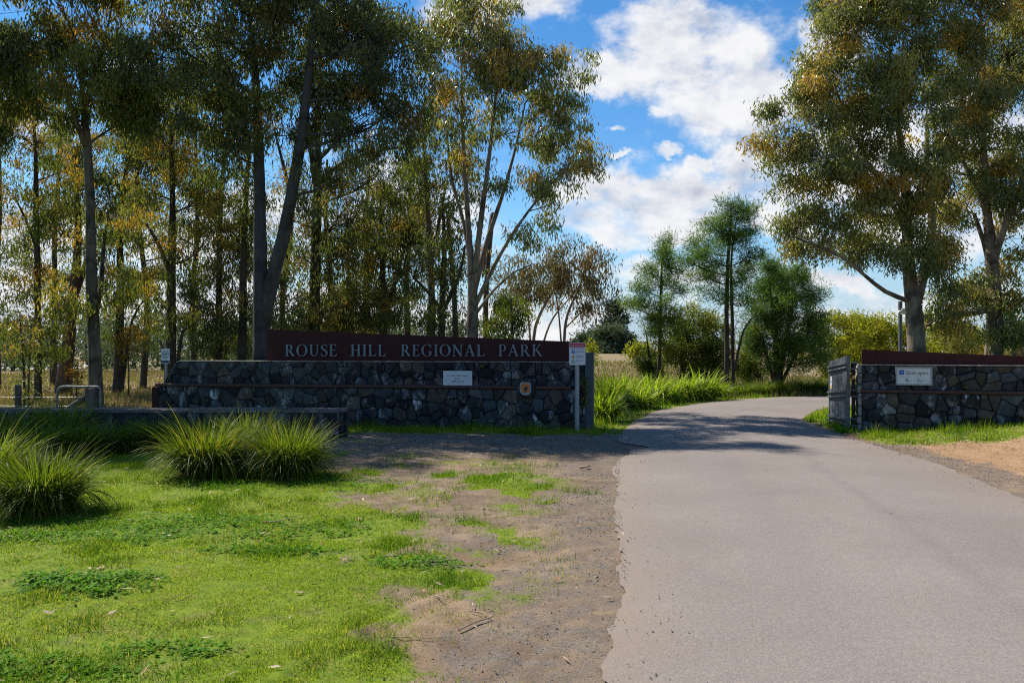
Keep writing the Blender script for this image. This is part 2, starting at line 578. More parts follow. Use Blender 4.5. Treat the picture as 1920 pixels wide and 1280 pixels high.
# ------------------------------------------------------------------ ground and road
LP = np.array([(-.45, -6), (0.0, 1.5), (.34, 3.96), (.72, 5.2), (1.04, 8), (1.57, 12.07), (2.0, 15), (2.6, 17.7), (3.87, 21.5), (6.46, 25.5), (9.0, 27.5), (11.2, 28.1), (15, 28.6), (30, 29)])
RP = np.array([(3.4, -6), (4.2, 1.5), (4.72, 3.96), (4.97, 5.2), (5.5, 8), (6.10, 11.3), (6.24, 14.5), (6.45, 16.9), (6.85, 18.9), (7.9, 20.9), (9.2, 22.6), (11.2, 23.6), (15, 24.3), (30, 24.8)])


def left_edge(y):
    return np.interp(y, LP[:, 1], LP[:, 0])


def right_edge(y):
    return np.interp(y, RP[:, 1], RP[:, 0])


def masks(x, y):
    """what grows or lies where: lawn, gravel, sand, dry grass, clover, verge"""
    x = np.asarray(x, float)
    y = np.asarray(y, float)
    n1 = fbm(x * 0.9, y * 0.9, 3, 5)
    n2 = fbm(x * 2.6, y * 2.6, 11, 4)
    n3 = fbm(x * 7, y * 7, 23, 3)
    dl = left_edge(y) - x            # metres left of the road
    dr = x - right_edge(y)
    # lawn border in front of the wall
    bx = np.interp(y, [3, 3.96, 5.2, 7, 8.4, 10, 11.5, 12.6, 13.4, 14.4, 16, 17], [-0.85, -0.80, -0.55, -1.0, -1.35, -1.75, -2.6, -3.3, -3.6, -3.0, 1.8, 2.6])
    e = (bx - x) + 2.2 * (n1 - 0.5) + 2.2 * (n2 - 0.5) + 1.0 * (n3 - 0.5)
    lawn = sstep(-1.35, 0.95, e) ** 1.4
    # scattered tufts over the dirt
    isl = sstep(0.52, 0.66, n2 * 0.62 + n1 * 0.38) * sstep(0.25, 1.0, dl) * sstep(12.6, 11.6, y) * sstep(-2.6, -0.6, e)
    strip = np.exp(-((y - 9.3 + 0.25 * x) / 1.5) ** 2) * np.exp(-((x - 0.05) / 0.75) ** 2) * sstep(0.38, 0.6, n2)
    lawn = np.maximum(lawn, np.clip(0.75 * isl + 0.7 * strip, 0, 0.8))
    lawn = np.maximum(lawn, 0.46 * sstep(.5, 1.4, dl) * sstep(12.9, 12.0, y) * sstep(.40, .62, n2 * .6 + n3 * .4))
    left = (dl > 0)
    wallstrip = sstep(15.35, 15.75, y + 0.9 * (n2 - .5) - 0.13 * np.clip(-x, 0, 8)) * (y < 18.6) * left * (x > -5)
    lawn = np.where((y > 14.6) & left, np.maximum(wallstrip, lawn * (x < -3.2)), lawn)
    # right-hand grass in front of the gate wall
    rg = sstep(13.3, 14.2, y + 0.8 * (n2 - .5) - 0.0 * x) * sstep(0.05, 0.5, dr + 0.5 * (n2 - .5)) * (y < 26)
    rt = sstep(0.60, 0.68, n2 * .5 + n1 * .5) * sstep(1.2, 2.0, dr) * (y < 14)
    lawn = np.where(dr > 0, np.maximum(rg, 0.8 * rt), lawn)
    gravel = sstep(1.25, 0.25, dl + 1.5 * (n1 - 0.5) + 0.5 * (n2 - .5)) * (y < 17)
    gravel = np.maximum(gravel, sstep(12.4, 13.0, y + 0.8 * (n2 - .5)) * sstep(15.9, 15.2, y) * (x > -4.2) * left)
    gravel = np.maximum(gravel, 0.8 * sstep(0.52, 0.62, n1) * left * (y < 9) * (x > -0.7))
    gr = sstep(1.0, 0.35, dr + 0.9 * (n2 - 0.5)) * (y < 14.6) * sstep(15.2, 13.8, y)
    gravel = np.where(dr > 0, gr, gravel)
    sand = (dr > 0) * (y < 16) * 1.0
    sand = np.maximum(sand, 0.28 * sstep(0.5, 0.66, fbm(x * .6 + 5, y * .6, 41, 4)) * left)
    dry = sstep(18.3, 20.5, y) * left * sstep(1.2, 2.6, dl + 1.5 * (n1 - .5))
    dry = np.maximum(dry, sstep(23, 30, y) * (dr > 0) * sstep(1.0, 3.0, dr))
    dry = np.maximum(dry, sstep(29.5, 31, y))
    gp = sstep(0.47, 0.6, fbm(x * .22, y * .22, 77, 4))
    verge = sstep(17.2, 18.2, y) * (1 - dry) * (left | (dr > 0))
    lawn = np.where(y > 18, np.maximum(verge, 0.55 * gp * (1 - sstep(30, 60, y))), lawn)
    lawn = np.where((dl < 0) & (dr < 0) & (y < 28.5), 0, lawn)
    clover = 0 * x
    for cx, cy, rx, ry in ((-3.0, 5.55, .52, .30), (-3.0, 7.4, 1.6, .50), (-3.9, 7.0, 1.0, .3), (-2.6, 4.12, .55, .20), (-2.55, 9.9, 1.0, .5),
                           (-3.2, 9.75, .8, .4), (-1.9, 4.35, .4, .16), (-1.75, 6.5, .35, .15), (-0.75, 6.1, .4, .18), (-2.2, 6.6, .4, .15)):
        d = ((x - cx) / rx) ** 2 + ((y - cy) / ry) ** 2
        clover = np.maximum(clover, (1.0 if (cx, cy) == (-3.0, 5.55) else .62) * sstep(1.6, 0.2, d + 2.2 * (n3 - 0.5) + 2.2 * (n2 - .5)))
    return dict(lawn=np.clip(lawn, 0, 1), gravel=np.clip(gravel, 0, 1), sand=np.clip(sand, 0, 1), dry=np.clip(dry, 0, 1), clover=clover)


def axis(parts):
    o = []
    for a, b, s in parts:
        n = max(1, int(round((b - a) / s)))
        o += list(np.linspace(a, b, n, endpoint=False))
    o.append(parts[-1][1])
    return np.array(o)


gx = axis([(-2500, -300, 220), (-300, -60, 20), (-60, -14, 2), (-14, -6, .2), (-6, 3.2, .055), (3.2, 9.5, .10), (9.5, 16, .25), (16, 60, 2), (60, 300, 20), (300, 2500, 220)])
gy = axis([(-300, -20, 28), (-20, 3.2, 1.2), (3.2, 9, .055), (9, 17.5, .07), (17.5, 30, .35), (30, 100, 2), (100, 400, 20), (400, 3500, 300)])
XX, YY = np.meshgrid(gx, gy)
mk = masks(XX, YY)
rel = (fbm(XX * 1.3, YY * 1.3, 5, 4) - .5) * 0.07 + (fbm(XX * 6, YY * 6, 9, 3) - .5) * 0.022
rel += (fbm(XX * 22, YY * 22, 15, 2) - .5) * 0.016 * (1 - 0.5 * mk['lawn'])
for off_ in (0.0, 0.32, 1.55, 1.85):
    cx_ = -1.45 + off_ * .8 + 0.42 * np.maximum(YY - 3.6, 0) ** 1.25
    rut = np.exp(-((XX - cx_) / 0.055) ** 2) * (YY < 6.2) * (YY > 3) * (left_edge(YY) - XX > 0.15)
    rel = rel - 0.020 * rut * sstep(6.2, 5.0, YY) + 0.012 * np.exp(-((XX - cx_ - .11) / 0.05) ** 2) * sstep(6.2, 5.0, YY) * (left_edge(YY) - XX > 0.15)
near = (1 - sstep(30, 60, YY)) * (1 - sstep(14, 30, abs(XX)))
dl = left_edge(YY) - XX
dr = XX - right_edge(YY)
onroad = sstep(0.25, -0.1, np.maximum(dl, dr)) * (YY < 30)
rel = rel * np.clip(sstep(0.0, 0.5, np.maximum(dl, dr)) + 0.15, 0, 1)
ZZ = hgt(XX, YY) + rel * near - 0.03 * onroad * sstep(-.75, -1.2, np.maximum(dl, dr))
g = MB()
ny, nx = XX.shape
i = np.arange(ny - 1)[:, None] * nx
j = np.arange(nx - 1)[None]
q = np.stack([i + j, i + j + 1, i + nx + j + 1, i + nx + j], -1).reshape(-1, 4)
g.add(np.stack([XX, YY, ZZ], -1).reshape(-1, 3), q=q, **{k: v.ravel() for k, v in mk.items()})


def ground_mat():
    m, n = newmat('ground_soil')
    co = n.coord('Object')
    big = n.smooth(n.noise(co, 1.3, 6, 0.6), 0.3, 0.7)
    mid = n.smooth(n.noise(co, 9, 6, 0.65), 0.3, 0.7)
    fine = n.noise(co, 70, 4, 0.7)
    dirt = n.mix(big, (0.165, 0.119, 0.078), (0.262, 0.198, 0.136))
    dirt = n.mix(n.smooth(n.noise(co, 4.2, 8, .72), 0.42, 0.66, 0, .8), dirt, (0.115, 0.082, 0.060))
    sand = n.mix(big, (0.27, 0.165, 0.088), (0.36, 0.23, 0.13))
    c = n.mix(n.attr('sand'), dirt, sand)
    vo = n.new('ShaderNodeTexVoronoi')
    n.put(vo, 'Vector', co)
    n.put(vo, 'Scale', 62)
    vc = n.new('ShaderNodeSeparateColor')
    n.put(vc, 0, vo.outputs['Color'])
    pk = n.mix(n.math('MULTIPLY', n.math('ADD', vc.outputs[0], n.noise(co, 95, 3, .7)), .5), (0.078, 0.066, 0.058), (0.222, 0.192, 0.165))
    pk = n.mix(n.smooth(n.noise(co, 5.5, 6, .7), 0.38, 0.62), pk, dirt)
    gm = n.smooth(n.math('ADD', n.attr('gravel'), n.math('MULTIPLY', n.math('SUBTRACT', n.noise(co, 12, 5, .7), 0.5), 1.3)), 0.35, 0.85, 0, .85)
    c = n.mix(gm, c, pk)
    thatch = n.mix(mid, (0.085, 0.150, 0.008), (0.175, 0.235, 0.016))
    thatch = n.mix(n.smooth(n.noise(co, 11, 6, .7), 0.48, 0.70, 0, .45), thatch, (0.135, 0.110, 0.050))
    thatch = n.mix(n.smooth(n.noise(co, 3.5, 5, .6), 0.52, 0.70, 0, .5), thatch, (0.20, 0.165, 0.065))
    lm = n.smooth(n.math('ADD', n.attr('lawn'), n.math('MULTIPLY', n.math('SUBTRACT', n.noise(co, 16, 4, .7), 0.5), 0.7)), 0.3, 0.7)
    c = n.mix(lm, c, thatch)
    st = n.vmath('MULTIPLY', co, (0.25, 1.0, 1))
    dry = n.mix(n.smooth(n.noise(st, 0.9, 7, 0.7), 0.3, 0.7), (0.19, 0.143, 0.083), (0.29, 0.215, 0.13))
    dry = n.mix(n.smooth(n.noise(st, 0.16, 5, 0.6), 0.48, 0.62, 0, 0.75), dry, (0.16, 0.165, 0.035))
    c = n.mix(n.math('MULTIPLY', n.attr('dry'), n.math('SUBTRACT', 1, n.math('MULTIPLY', lm, 0.6))), c, dry)
    c = n.mix(n.math('MULTIPLY', n.attr('clover'), 0.6), c, (0.045, 0.095, 0.012))
    c = n.mix(n.smooth(fine, 0.38, 0.68, 0, .55), c, n.mix(1.0, c, (0.45, 0.45, 0.45), 'MULTIPLY'))
    hh = n.math('ADD', n.math('MULTIPLY', fine, 0.8), n.noise(co, 26, 6, .7))
    out(n, principled(n, c, 0.95, 0.15, normal=bump(n, hh, 0.75, 0.012)))
    return m


tag(g.build('ground', ground_mat(), smooth=True), kind='structure')

# road: old asphalt with a ragged edge
K = 1100
tt = np.linspace(0, len(LP) - 1, K)
le = np.stack([np.interp(tt, np.arange(len(LP)), LP[:, k]) for k in (0, 1)], -1)
re_ = np.stack([np.interp(tt, np.arange(len(RP)), RP[:, k]) for k in (0, 1)], -1)


def soft(a, k=9):
    ker = np.ones(k) / k
    o = a.copy()
    for c in (0, 1):
        o[:, c] = np.convolve(np.pad(a[:, c], k // 2, mode='edge'), ker, 'valid')
    return o


le, re_ = soft(le, 41), soft(re_, 41)
rag = (fbm(le[:, 1] * 1.3, le[:, 1] * 0 + 3, 7, 3) - .5) * 0.16 + (fbm(le[:, 1] * 7, le[:, 1] * 0, 17, 4) - .5) * 0.085
notch = 0.55 * np.exp(-((le[:, 1] - 13.55) / 0.40) ** 2) * (0.6 + 0.8 * fbm(le[:, 1] * 6, le[:, 1] * 0 + 8, 3, 3)) + 0.18 * np.exp(-((le[:, 1] - 12.6) / 0.5) ** 2)
low = 0.20 * sstep(5.0, 4.0, le[:, 1]) * (fbm(le[:, 1] * 5, le[:, 1] * 0 + 1, 4, 3) - 0.2)
le[:, 0] += np.where(le[:, 1] < 24, rag + notch + low, rag)
re_[:, 0] += (fbm(re_[:, 1] * 2.0, re_[:, 1] * 0 + 9, 27, 4) - .5) * 0.16 + (fbm(re_[:, 1] * 8, re_[:, 1] * 0, 37, 3) - .5) * 0.08
W = 36
s = np.linspace(0, 1, W)
rx = le[:, None, 0] * (1 - s) + re_[:, None, 0] * s
ry = le[:, None, 1] * (1 - s) + re_[:, None, 1] * s
rz = hgt(rx, ry) * 0.4 + 0.014 + 0.05 * (1 - (2 * s - 1) ** 2)[None]
wd = np.linalg.norm(re_ - le, axis=1)[:, None]
rd = MB()
i = np.arange(K - 1)[:, None] * W
j = np.arange(W - 1)[None]
q = np.stack([i + j, i + j + 1, i + W + j + 1, i + W + j], -1).reshape(-1, 4)
rd.add(np.stack([rx, ry, rz], -1).reshape(-1, 3), q=q, edge_l=(s[None] * wd).ravel(), edge_r=((1 - s)[None] * wd).ravel())


def road_mat():
    m, n = newmat('old_asphalt')
    co = n.coord('Object')
    big = n.smooth(n.noise(co, 0.55, 5, 0.55), 0.3, 0.7)
    mid = n.noise(co, 5, 5, 0.6)
    c = n.mix(big, (0.172, 0.148, 0.133), (0.205, 0.178, 0.160))
    c = n.mix(n.smooth(mid, 0.4, 0.75, 0, .35), c, (0.190, 0.165, 0.143))
    # wheel polish and a faint paving seam along the lane
    seam = n.math('ABSOLUTE', n.math('SUBTRACT', n.math('ADD', n.attr('edge_r'), n.math('MULTIPLY', mid, 0.10)), 1.85))
    c = n.mix(n.smooth(seam, 0.16, 0.0, 0, .22), c, (0.125, 0.108, 0.098))
    tyre = n.math('ABSOLUTE', n.math('SUBTRACT', n.attr('edge_r'), 3.0))
    c = n.mix(n.smooth(n.math('ADD', tyre, n.math('MULTIPLY', mid, .3)), .55, .1, 0, .22), c, (0.14, 0.12, 0.108))
    stn = n.smooth(n.noise(co, 1.1, 4, .5, .5), 0.60, 0.72, 0, .22)
    c = n.mix(stn, c, (0.135, 0.117, 0.105))
    tr = n.math('ABSOLUTE', n.math('SUBTRACT', n.attr('edge_l'), 1.3))
    c = n.mix(n.smooth(tr, 0.5, 0.0, 0, .3), c, (0.185, 0.168, 0.155))
    vo = n.new('ShaderNodeTexVoronoi')
    n.put(vo, 'Vector', co)
    n.put(vo, 'Scale', 95)
    vc = n.new('ShaderNodeSeparateColor')
    n.put(vc, 0, vo.outputs['Color'])
    ag = n.mix(vc.outputs[0], (0.84, 0.84, 0.85), (1.16, 1.15, 1.14))
    c = n.mix(1.0, c, ag, 'MULTIPLY')
    pit = n.smooth(n.noise(co, 95, 3, 0.6), 0.67, 0.73, 0, .6)
    c = n.mix(pit, c, (0.05, 0.046, 0.043))
    # dust and sand swept on from the shoulders
    nz = n.noise(co, 2.2, 6, 0.65)
    dl_ = n.smooth(n.math('ADD', n.attr('edge_l'), n.math('MULTIPLY', nz, 1.2)), 1.15, 0.35, 0, .7)
    c = n.mix(dl_, c, (0.215, 0.168, 0.128))
    dr_ = n.smooth(n.math('ADD', n.attr('edge_r'), n.math('MULTIPLY', nz, 2.6)), 2.6, 0.7, 0, .5)
    c = n.mix(dr_, c, (0.215, 0.165, 0.125))
    hh = n.math('ADD', n.math('MULTIPLY', vo.outputs['Distance'], -1.0), n.math('MULTIPLY', n.noise(co, 60, 3, .6), 0.5))
    out(n, principled(n, c, 0.9, 0.2, normal=bump(n, hh, 0.35, 0.004)))
    return m


tag(rd.build('road', road_mat(), smooth=True), kind='structure')

# far road glimpsed at the left edge of the field
fr = MB()
fr.add([(-75, 66, .02), (-36.0, 66, .02), (-36.0, 69, .35), (-75, 69, .35)], q=[(0, 1, 2, 3)])
tag(fr.build('far_road', M_['render']), kind='structure')


# ------------------------------------------------------------------ ribbons (grass, strap leaves) and pebbles
def ribbons(mb, base, ang, th0, bend, L, wid, nseg, tint, hue, rng, twist=0.5):
    N = len(base)
    d = np.stack([np.cos(ang), np.sin(ang), 0 * ang], -1)
    sa = ang + math.pi / 2 + twist * (rng.rand(N) - .5) * 3
    sv = np.stack([np.cos(sa), np.sin(sa), 0 * ang], -1)
    pos = np.array(base, float)
    V = np.zeros((N, (nseg + 1) * 2, 3))
    for k in range(nseg + 1):
        t = k / nseg
        ww = wid * (1 - t ** 1.8) * 0.5 + 0.0004
        V[:, 2 * k] = pos - sv * ww[:, None]
        V[:, 2 * k + 1] = pos + sv * ww[:, None]
        th = th0 + bend * (t + .5 / nseg)
        pos = pos + (L / nseg)[:, None] * (np.sin(th)[:, None] * d + np.cos(th)[:, None] * np.array([0, 0, 1.0]))
    b = (np.arange(N) * (nseg + 1) * 2)[:, None]
    k = np.arange(nseg)[None] * 2
    q = np.stack([b + k, b + k + 1, b + k + 3, b + k + 2], -1).reshape(-1, 4)
    rp = (nseg + 1) * 2
    mb.add(V.reshape(-1, 3), q=q, tint=np.repeat(tint, rp), hue=np.repeat(hue, rp))


def blades_tri(mb, base, ang, lean, L, wid, tint, hue):
    N = len(base)
    d = np.stack([np.cos(ang), np.sin(ang), 0 * ang], -1)
    sv = np.stack([-np.sin(ang + .7), np.cos(ang + .7), 0 * ang], -1)
    tip = base + (np.sin(lean) * L)[:, None] * d + (np.cos(lean) * L)[:, None] * np.array([0, 0, 1.0])
    V = np.stack([base - sv * wid[:, None] / 2, base + sv * wid[:, None] / 2, tip], 1)
    mb.add(V.reshape(-1, 3), t=np.arange(N * 3).reshape(-1, 3), tint=np.repeat(tint, 3), hue=np.repeat(hue, 3))


def scatter(rng, n, x0, x1, y0, y1, inframe=True):
    y = y0 + (y1 - y0) * rng.rand(n)
    x = x0 + (x1 - x0) * rng.rand(n)
    if inframe:
        k = abs(x) < 0.66 * y + 0.3
        x, y = x[k], y[k]
    return x, y


def ground_z(x, y):
    mm_l = masks(x, y)['lawn']
    r = (fbm(x * 1.3, y * 1.3, 5, 4) - .5) * 0.07 + (fbm(x * 6, y * 6, 9, 3) - .5) * 0.022 + (fbm(x * 22, y * 22, 15, 2) - .5) * 0.016 * (1 - .5 * mm_l)
    e = np.maximum(left_edge(y) - x, x - right_edge(y))
    nr = (1 - sstep(30, 60, y)) * (1 - sstep(14, 30, abs(x)))
    return hgt(x, y) + r * nr * np.clip(sstep(0, .5, e) + .15, 0, 1)


rng = R0(5)
lawn = MB()
for (x0, x1, y0, y1, n, wmin, hmin, hmax) in ((-5.5, 1.6, 3.7, 6.2, 135000, .0028, .016, .045), (-6.2, 1.6, 6.2, 9, 120000, .0042, .018, .050),
                                             (-8, 1.6, 9, 12, 100000, .006, .02, .06), (-9, 2.4, 12, 18, 60000, .010, .03, .09), (6, 10.8, 10.5, 17, 42000, .010, .025, .085), (6.3, 11, 16.5, 23, 16000, .016, .04, .11), (1.6, 9, 17, 28, 26000, .018, .04, .13)):
    x, y = scatter(rng, n, x0, x1, y0, y1)
    mm = masks(x, y)
    patch = fbm(x * 1.7, y * 1.7, 91, 4)
    keep = rng.rand(len(x)) < mm['lawn'] ** 1.3 * (1 - .25 * mm['clover']) * (0.30 + 1.1 * sstep(.34, .60, fbm(x * 3.4, y * 3.4, 61, 4))) * (0.55 + .6 * sstep(.36, .52, fbm(x * 1.1 + 3, y * 1.1, 88, 4)))
    x, y, patch = x[keep], y[keep], patch[keep]
    N = len(x)
    z = ground_z(x, y) - 0.004
    tallp = sstep(.5, .7, fbm(x * 2.3, y * 2.3, 33, 3))
    wallside = ((y > 15.0) & (x < 2)) | ((y > 14.9) & (x > 6) & (y < 17))
    L = (hmin + (hmax - hmin) * rng.rand(N)) * (0.75 + 1.1 * tallp) * (1 + 1.6 * wallside * rng.rand(N))
    tint = np.clip(0.05 + 1.0 * patch - .40 * tallp + 0.5 * (rng.rand(N) - .5), 0, 1)
    yel = sstep(.52, .72, fbm(x * .8, y * .8, 55, 3))
    hue = np.clip((rng.rand(N) < 0.10 + 0.34 * yel * (y < 10)) * (0.3 + .7 * rng.rand(N)), 0, 1)
    base = np.stack([x, y, z], -1)
    ang = rng.rand(N) * 2 * math.pi
    if y1 <= 9:
        ribbons(lawn, base, ang, rng.rand(N) * .6, .3 + rng.rand(N) * 1.0, L, wmin * (0.7 + .8 * rng.rand(N)), 2, tint, hue, rng)
    else:
        blades_tri(lawn, base, ang, rng.rand(N) * .9, L, wmin * (0.7 + .8 * rng.rand(N)), tint, hue)
tag(lawn.build('lawn_grass', M_['grass']), kind='stuff')

# clover patches: three round leaflets on a stalk
cl = MB()
x, y = scatter(rng, 90000, -5.5, 0, 3.7, 11)
mm = masks(x, y)
keep = rng.rand(len(x)) < mm['clover'] ** 1.3 * np.interp(y, [4, 8, 11], [.85, .5, .3])
x, y = x[keep], y[keep]
N = len(x)
z = ground_z(x, y) + 0.008 + 0.050 * rng.rand(N) * sstep(.1, .9, masks(x, y)['clover']) * (.3 + fbm(x * 5, y * 5, 3, 2))
for k in range(3):
    a = rng.rand(N) * 6.28 + k * 2.09
    r = 0.009 + 0.011 * rng.rand(N)
    tl = (rng.rand(N) - .3) * 0.9
    c0 = np.stack([x, y, z], -1)
    dd = np.stack([np.cos(a), np.sin(a), tl], -1)
    sv = np.stack([-np.sin(a), np.cos(a), (rng.rand(N) - .5) * .6], -1)
    V = np.stack([c0, c0 + dd * r[:, None] * .9 + sv * r[:, None] * .7, c0 + dd * r[:, None] * 1.7, c0 + dd * r[:, None] * .9 - sv * r[:, None] * .7], 1)
    cl.add(V.reshape(-1, 3), q=np.arange(N * 4).reshape(-1, 4), tint=np.repeat(rng.rand(N), 4), hue=np.repeat((rng.rand(N) < .03) * .8, 4))
tag(cl.build('clover_foliage', M_['clover']), kind='stuff')

# dry field grass behind the walls
fg = MB()
for (x0, x1, y0, y1, n, w0, h0, h1) in ((-22, 3, 18.8, 30, 42000, .022, .08, .30), (-34, 16, 30, 60, 42000, .05, .10, .32), (7, 17, 24.5, 32, 6000, .02, .12, .35), (2.2, 22, 26, 45, 12000, .03, .10, .28)):
    x, y = scatter(rng, n, x0, x1, y0, y1)
    mm = masks(x, y)
    keep = rng.rand(len(x)) < np.maximum(mm['dry'], mm['lawn'] * .9)
    x, y = x[keep], y[keep]
    mm = {k: v[keep] for k, v in mm.items()}
    N = len(x)
    z = hgt(x, y) - .01
    green = np.clip(mm['lawn'] * (1 - .4 * mm['dry']) + 0.6 * sstep(.5, .62, fbm(x * .25, y * .25, 8, 3)), 0, 1)
    L = (h0 + (h1 - h0) * rng.rand(N)) * (0.6 + .8 * fbm(x * .5, y * .5, 4, 3))
    blades_tri(fg, np.stack([x, y, z], -1), rng.rand(N) * 6.28, rng.rand(N) * .8, L, w0 * (.6 + .8 * rng.rand(N)), np.clip(rng.rand(N), 0, 1), np.clip(green * (rng.rand(N) < .7), 0, 1))
tag(fg.build('field_grass', M_['dry_grass']), kind='stuff')

# loose blue-metal gravel on the shoulders
OCT_V = np.array([(1, 0, 0), (-1, 0, 0), (0, 1, 0), (0, -1, 0), (0, 0, 1), (0, 0, -1)], float)
OCT_T = np.array([(0, 2, 4), (2, 1, 4), (1, 3, 4), (3, 0, 4), (2, 0, 5), (1, 2, 5), (3, 1, 5), (0, 3, 5)])
gv = MB()
x, y = scatter(rng, 150000, -3.5, 9, 3.7, 15.6)
mm = masks(x, y)
offroad = np.maximum(left_edge(y) - x, x - right_edge(y))
spill = (offroad > -1.0) * sstep(-1.0, 0, offroad) * (0.05 + 0.13 * sstep(6.5, 4.0, y))
keep = rng.rand(len(x)) < np.maximum(mm['gravel'] * (offroad > -.05) * 0.95 * sstep(.36, .62, fbm(x * 1.9, y * 1.9, 19, 3)), spill) * (1 - .85 * mm['lawn'])
x, y, offroad = x[keep], y[keep], offroad[keep]
N = len(x)
r = (0.0028 + 0.0065 * rng.rand(N) ** 4) * np.interp(y, [4, 14], [.9, 1.6])
z = np.where(offroad > 0.02, ground_z(x, y), 0.03) + r * .25
sc = (0.6 + .8 * rng.rand(N, 6, 3)) * r[:, None, None]
ra = rng.rand(N) * 6.28
V = OCT_V[None] * sc * np.array([1, 1, .7])
cr, sr = np.cos(ra)[:, None], np.sin(ra)[:, None]
V = np.stack([V[..., 0] * cr - V[..., 1] * sr, V[..., 0] * sr + V[..., 1] * cr, V[..., 2]], -1) + np.stack([x, y, z], -1)[:, None]
gv.add(V.reshape(-1, 3), t=(np.arange(N)[:, None, None] * 6 + OCT_T[None]).reshape(-1, 3))
tag(gv.build('gravel', M_['pebble']), kind='stuff')

# fallen gum leaves and bark flakes
lt = MB()
x, y = scatter(rng, 5200, -6, 11, 3.8, 17)
x2, y2 = scatter(rng, 2600, 6.3, 11, 12.8, 16)
x3 = left_edge(np.linspace(15, 26, 500)) - .25 * abs(rng.randn(500)) - .05
x, y = np.concatenate([x, x2, x3]), np.concatenate([y, y2, np.linspace(15, 26, 500)])
off = np.maximum(left_edge(y) - x, x - right_edge(y))
keep = (off > 0.03) & (rng.rand(len(x)) < np.where((x > 6) | (y > 15), .9, .28)) | (rng.rand(len(x)) < .02)
x, y, off = x[keep], y[keep], off[keep]
N = len(x)
a = rng.rand(N) * 6.28
L = .018 + .035 * rng.rand(N) ** 1.5
wv = .004 + .007 * rng.rand(N)
z = np.where(off > 0.03, ground_z(x, y) + .018, .075) + .012 * rng.rand(N)
c0 = np.stack([x, y, z], -1)
dd = np.stack([np.cos(a), np.sin(a), (rng.rand(N) - .5) * .6], -1) * L[:, None]
sv = np.stack([-np.sin(a), np.cos(a), (rng.rand(N) - .5) * 1.2], -1) * wv[:, None]
V = np.stack([c0 - dd, c0 + sv, c0 + dd, c0 - sv], 1)
lt.add(V.reshape(-1, 3), q=np.arange(N * 4).reshape(-1, 4), tint=np.repeat(rng.rand(N), 4), hue=np.repeat((rng.rand(N) < .2) * .8, 4))
tag(lt.build('leaf_litter', M_['litter']), kind='stuff')


def stick(label, pts, r):
    mb = MB()
    pp = []
    for px, py in pts:
        g_ = G(px, py)
        pp.append((g_.x, g_.y, float(ground_z(np.array([g_.x]), np.array([g_.y]))[0]) + r + .012))
    b0 = np.array(pp[0]) - (0, 0, .0)
    pp = resample(pp, .06)
    mb.tube(pp, np.linspace(r, r * .6, len(pp)), 6, jit=.3, rng=rng)
    o = mb.build('fallen_stick', M_['twig'], off=b0)
    o.location = b0
    tag(o, label, 'stick', 'sticks lying on the ground')


stick('bent pale stick lying on the bare dirt, kinked in the middle', [(860, 1187), (893, 1172), (920, 1161), (905, 1154), (880, 1149)], .006)
stick('straight dark stick on the lawn in front of the right-hand grass clump', [(495, 986), (513, 984), (531, 981)], .009)
stick('thin pale straw lying flat on the dirt below the bent stick', [(724, 1200), (770, 1201), (812, 1203)], .004)
stick('short pale stick on the dirt above the bent stick', [(815, 1124), (836, 1131)], .006)
stick('dark bark strip at the ragged edge of the gravel in the shade', [(1086, 880), (1098, 880), (1106, 878)], .02)


# ------------------------------------------------------------------ stone walls
class Frame:
    """vertical plane through two ground points; local x along it, -y towards the viewer"""
    def __init__(self, a, b):
        self.a = Vector((a[0], a[1], 0))
        d = Vector((b[0] - a[0], b[1] - a[1], 0))
        self.len = d.length
        self.u = d.normalized()
        self.rz = math.atan2(d.y, d.x)

    def st(self, px, py):
        """local x, z of a pixel on the plane"""
        rx = (px - 960) / F
        # a + s u = k (rx,1)
        det = self.u.x * 1.0 - self.u.y * rx
        s_ = (rx * self.a.y - self.a.x) / det
        k = self.a.y + s_ * self.u.y
        return s_, EYE - (py - HOR) / F * k


def clip(poly, n, c):
    """keep the part of poly where n.p <= c"""
    o = []
    for i_ in range(len(poly)):
        p, q_ = poly[i_], poly[(i_ + 1) % len(poly)]
        a, b = n[0] * p[0] + n[1] * p[1] - c, n[0] * q_[0] + n[1] * q_[1] - c
        if a <= 0:
            o.append(p)
        if a * b < 0:
            t = a / (a - b)
            o.append((p[0] + t * (q_[0] - p[0]), p[1] + t * (q_[1] - p[1])))
    return o


def cells(x0, x1, z0, z1, rows, w, rng, halfplanes=()):
    """irregular rubble: jittered courses cut against each other"""
    pts = []
    hh = (z1 - z0) / rows
    for r in range(rows):
        x = x0 - w * rng.rand()
        while x < x1 + w:
            ww = w * (0.35 + 1.35 * rng.rand() ** 1.3)
            pts.append((x + ww / 2, z0 + (r + .5 + 1.05 * (rng.rand() - .5)) * hh))
            x += ww
    P_ = np.array(pts)
    for k, p in enumerate(P_):
        poly = [(x0, z0), (x1, z0), (x1, z1), (x0, z1)]
        d = P_ - p
        dist = np.hypot(d[:, 0], d[:, 1])
        for j_ in np.argsort(dist)[1:18]:
            n = d[j_]
            c = n @ (p + P_[j_]) / 2
            poly = clip(poly, n, c)
            if len(poly) < 3:
                break
        for n, c in halfplanes:
            if len(poly) >= 3:
                poly = clip(poly, n, c)
        if len(poly) >= 3:
            a = np.array(poly)
            area = 0.5 * abs(np.dot(a[:, 0], np.roll(a[:, 1], -1)) - np.dot(a[:, 1], np.roll(a[:, 0], -1)))
            if area > 0.004:
                # drop very short edges
                keep = [i_ for i_ in range(len(a)) if np.hypot(*(a[i_] - a[i_ - 1])) > 0.02]
                if len(keep) >= 3:
                    yield [tuple(a[i_]) for i_ in keep]


